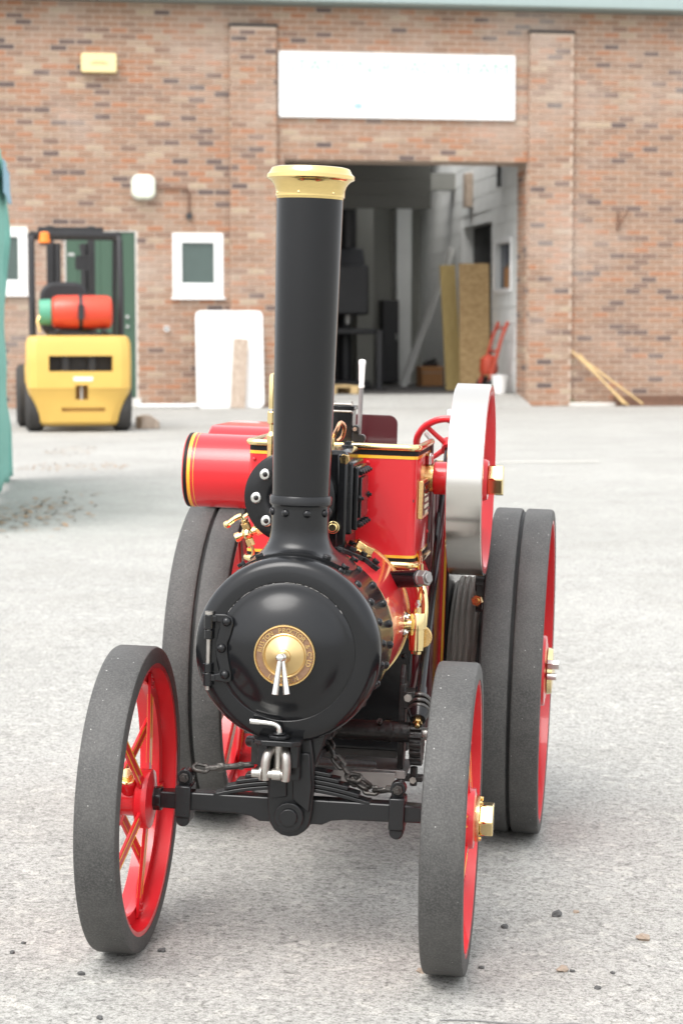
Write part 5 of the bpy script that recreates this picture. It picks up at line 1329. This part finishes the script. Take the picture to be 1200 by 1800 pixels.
# ---- front axle, springs, perch and drawgear (turned slightly with the wheels)
TM = Matrix.Rotation(ST, 4, 'Z')
def A(name, mb_, mat, parent=None, bevel=0.0, angle=35): return E(name, mb_.xf(TM), mat, parent, bevel, angle)
PX, PZ = .002, .199
poly = [(-.176, .1965), (-.13, .1955), (-.070, .1950), (-.052, .1925), (-.040, .1865)]
for k in range(11):
    t = R(205 + 130 * k / 10); poly.append((PX + .0295 * math.cos(t), PZ + .0295 * math.sin(t)))
poly += [(.044, .1865), (.056, .1925), (.074, .1950), (.13, .1955), (.176, .1965), (.176, .2185), (.13, .2200), (-.13, .2200), (-.176, .2185)]
ax = A('front_axle', MB().prism(poly, 'y', -.013, .013), 'black_cast', None, .0022)
for sx in (-1, 1):
    A('axle_collar', MB().cyl((sx * .174, 0, .2065), (sx * .1885, 0, .2065), .0165, n=8, rot=R(22.5)), 'black_cast', ax, .0015)
    cx = sx * .1430
    A('axle_clamp', MB().box(cx - .0105, cx + .0105, -.0195, .0195, .1865, .2290).cyl((cx, -.016, .1830), (cx, .016, .1830), .0095, n=20).box(cx - .0095, cx + .0095, -.016, .016, .183, .188), 'black_cast', ax, .0018)
    A('chain_eye', MB().cyl((cx, -.008, .2390), (cx, .010, .2390), .0105, n=20).box(cx - .008, cx + .008, -.008, .010, .2285, .239), 'black_cast', ax, .001)
    A('eye_nut', hexbolt(MB(), (cx, -.008, .2390), (0, -1, 0), .0068, .0055, .004), 'chain', ax, .0005)
    for k, Ln in enumerate((.1010, .0860, .0710, .0590, .0480)):
        z0 = .2225 + .0060 * k; seg = 14; v = []; n_ = seg + 1; x0 = .020
        for j in range(n_):
            t = j / seg; x = x0 + (Ln - x0 + .004) * t
            zz = z0 + .0085 - .0145 * (x / .10) ** 2 + (.0012 if k == 0 and t > .93 else 0)
            for y, dz in ((-.013, 0), (.013, 0), (.013, .0050), (-.013, .0050)): v.append((PX + sx * x, y, zz + dz))
        f = [(0, 1, 2, 3), tuple((seg * 4 + q_) for q_ in (3, 2, 1, 0))]
        for j in range(seg):
            for q_ in range(4): f.append((j * 4 + q_, j * 4 + (q_ + 1) % 4, (j + 1) * 4 + (q_ + 1) % 4, (j + 1) * 4 + q_))
        A('spring_leaf', MB().add(v, f), 'black_cast', ax, .0009)
pb = [(-.0300, .305), (.0270, .305), (.0330, .262), (.0335, .236), (.0315, .205)]
for k in range(9):
    t = R(0 - 180 * k / 8); pb.append((PX + .0285 * math.cos(t), PZ + .0285 * math.sin(t)))
pb += [(-.0275, .205), (-.0285, .236), (-.0290, .262)]
pr = A('perch_bracket', MB().prism(pb, 'y', -.0235, -.0140), 'black_cast', None, .0018)
A('perch_rib', MB().prism([(-.0275, .300), (-.0050, .300), (-.0020, .225), (-.0255, .222)], 'y', -.0290, -.0230), 'black_cast', pr, .0015)
A('perch_rib', MB().prism([(.0040, .285), (.0265, .285), (.0310, .240), (.0280, .205), (.0060, .222)], 'y', -.0290, -.0230), 'black_cast', pr, .0015)
A('pivot_pin', MB().cyl((PX, -.022, PZ), (PX, -.0330, PZ), .0195, n=36).cyl((PX, -.033, PZ), (PX, -.0370, PZ), .0120, n=28), 'black_cast', pr, .0015)
E('smokebox_seat', MB().prism([(-.060, .325), (.052, .325), (.040, .285), (.030, .258), (-.034, .258), (-.045, .285)], 'y', -.012, .10), 'black_cast', pr, .002)
E('side_stay', MB().cyl((-.062, .02, .287), (-.044, .005, .290), .008, n=14).box(-.054, -.040, -.01, .02, .262, .292), 'black_oily', pr, .001)
# drawbar plate, chrome pin and shackle
DX, DY = -.0100, -.052
dw = E('draw_plate', MB().prism([(DX - .030, DY - .010), (DX - .020, DY - .020), (DX + .020, DY - .020), (DX + .030, DY - .010), (DX + .030, DY + .04), (DX - .030, DY + .04)], 'z', .3005, .3075).cyl((DX, DY, .3075), (DX, DY, .3125), .0145, n=8).cyl((DX, DY, .3125), (DX, DY, .3155), .0085, n=20), 'black_cast', None, .0012)
E('draw_block', MB().box(DX - .026, DX - .014, DY - .008, DY + .03, .266, .3005).box(DX + .016, DX + .027, DY - .006, DY + .03, .270, .3005).box(DX - .026, DX + .027, DY + .012, DY + .03, .25, .3005), 'black_cast', dw, .0015)
E('draw_pin', MB().tube(bez([(DX, DY, .300), (DX, DY, .3185), (DX - .0040, DY, .3248), (DX - .012, DY, .3268), (DX - .0385, DY, .3285)], 6), .0039, 14), 'steel', dw)
E('pin_shank', MB().cyl((DX, DY, .262), (DX, DY, .301), .0060, n=18), 'steel_worn', dw)
sk = MB().cyl((DX - .0330, DY - .010, .2620), (DX + .0165, DY - .010, .2620), .0058, n=18).cyl((DX - .0225, DY - .010, .262), (DX - .0195, DY - .010, .262), .0095, n=18)
sk.tube(bez([(DX - .0150, DY - .010, .254), (DX - .0155, DY - .011, .270), (DX - .013, DY - .008, .287), (DX - .007, DY + .006, .296)], 5), [.0062] * 16, 12)
sk.tube(bez([(DX + .0115, DY - .010, .254), (DX + .0125, DY - .011, .270), (DX + .011, DY - .008, .287), (DX + .006, DY + .006, .296)], 5), [.0062] * 16, 12)
sk.cyl((DX - .006, DY - .010, .2620), (DX + .006, DY - .010, .2620), .0078, n=18)
E('shackle', sk, 'steel_worn', dw, .0006)
# steering chains
lk = MB(); pts = []
for k in range(20):
    a = 2 * math.pi * k / 20; pts.append((.0052 * math.cos(a), 0, .0052 * math.sin(a) + (.0050 if math.sin(a) > 0 else -.0050)))
lk.tube(pts, .0027, 8, True)
lme = lk.mesh('chain_link', M['chain'])
def chain(path, parent):
    P = bez(path, 24); step = .0150; acc = 0; k = 0; last = P[0]
    for i in range(1, len(P)):
        d = (P[i] - P[i - 1]); acc += d.length
        if acc >= step:
            acc -= step; q_ = d.to_track_quat('Z', 'Y'); e = (q_.to_matrix().to_4x4() @ Matrix.Rotation(R(90 * (k % 2) + 35 + random.uniform(-18, 18)), 4, 'Z')).to_euler()
            link('chain_link', lme, parent, loc=P[i], rot=e); k += 1
scl = E('steering_chain', MB().cyl((-.116, -.004, .2505), (-.052, .004, .2590), .0042, n=10).cyl((-.100, -.002, .2525), (-.092, -.001, .2535), .0066, n=6).cyl((-.072, .001, .2562), (-.066, .002, .257), .0060, n=6), 'chain')
chain([(-.136, -.006, .2480), (-.128, -.006, .2520), (-.116, -.005, .2510)], scl)
chain([(-.052, .004, .2590), (-.036, .010, .2600), (-.02, .06, .262), (-.03, .16, .268), (-.04, .236, .272)], scl)
scr = E('steering_chain', MB().cyl((.142, -.003, .2385), (.127, .002, .2375), .0048, n=10), 'chain')
chain([(.134, .002, .2380), (.114, .008, .2330), (.096, .012, .2340), (.082, .016, .2420), (.068, .022, .2560), (.054, .028, .2700), (.042, .05, .283), (.03, .12, .280), (.03, .235, .276)], scr)
chain([(.070, .018, .2450), (.084, .010, .2480), (.098, .012, .2400)], scr)
# oil cans of small bolts under the smokebox
E('cross_stay', MB().cyl((.02, .06, .255), (.09, .16, .235), .006, n=10), 'black_oily')
E('drain_bolt', hexbolt(MB(), (.088, .240, .281), (0, -1, .6), .0046, .004, .003), 'chain')
E('copper_clip', MB().box(.083, .090, .352, .358, .235, .262), 'copper')
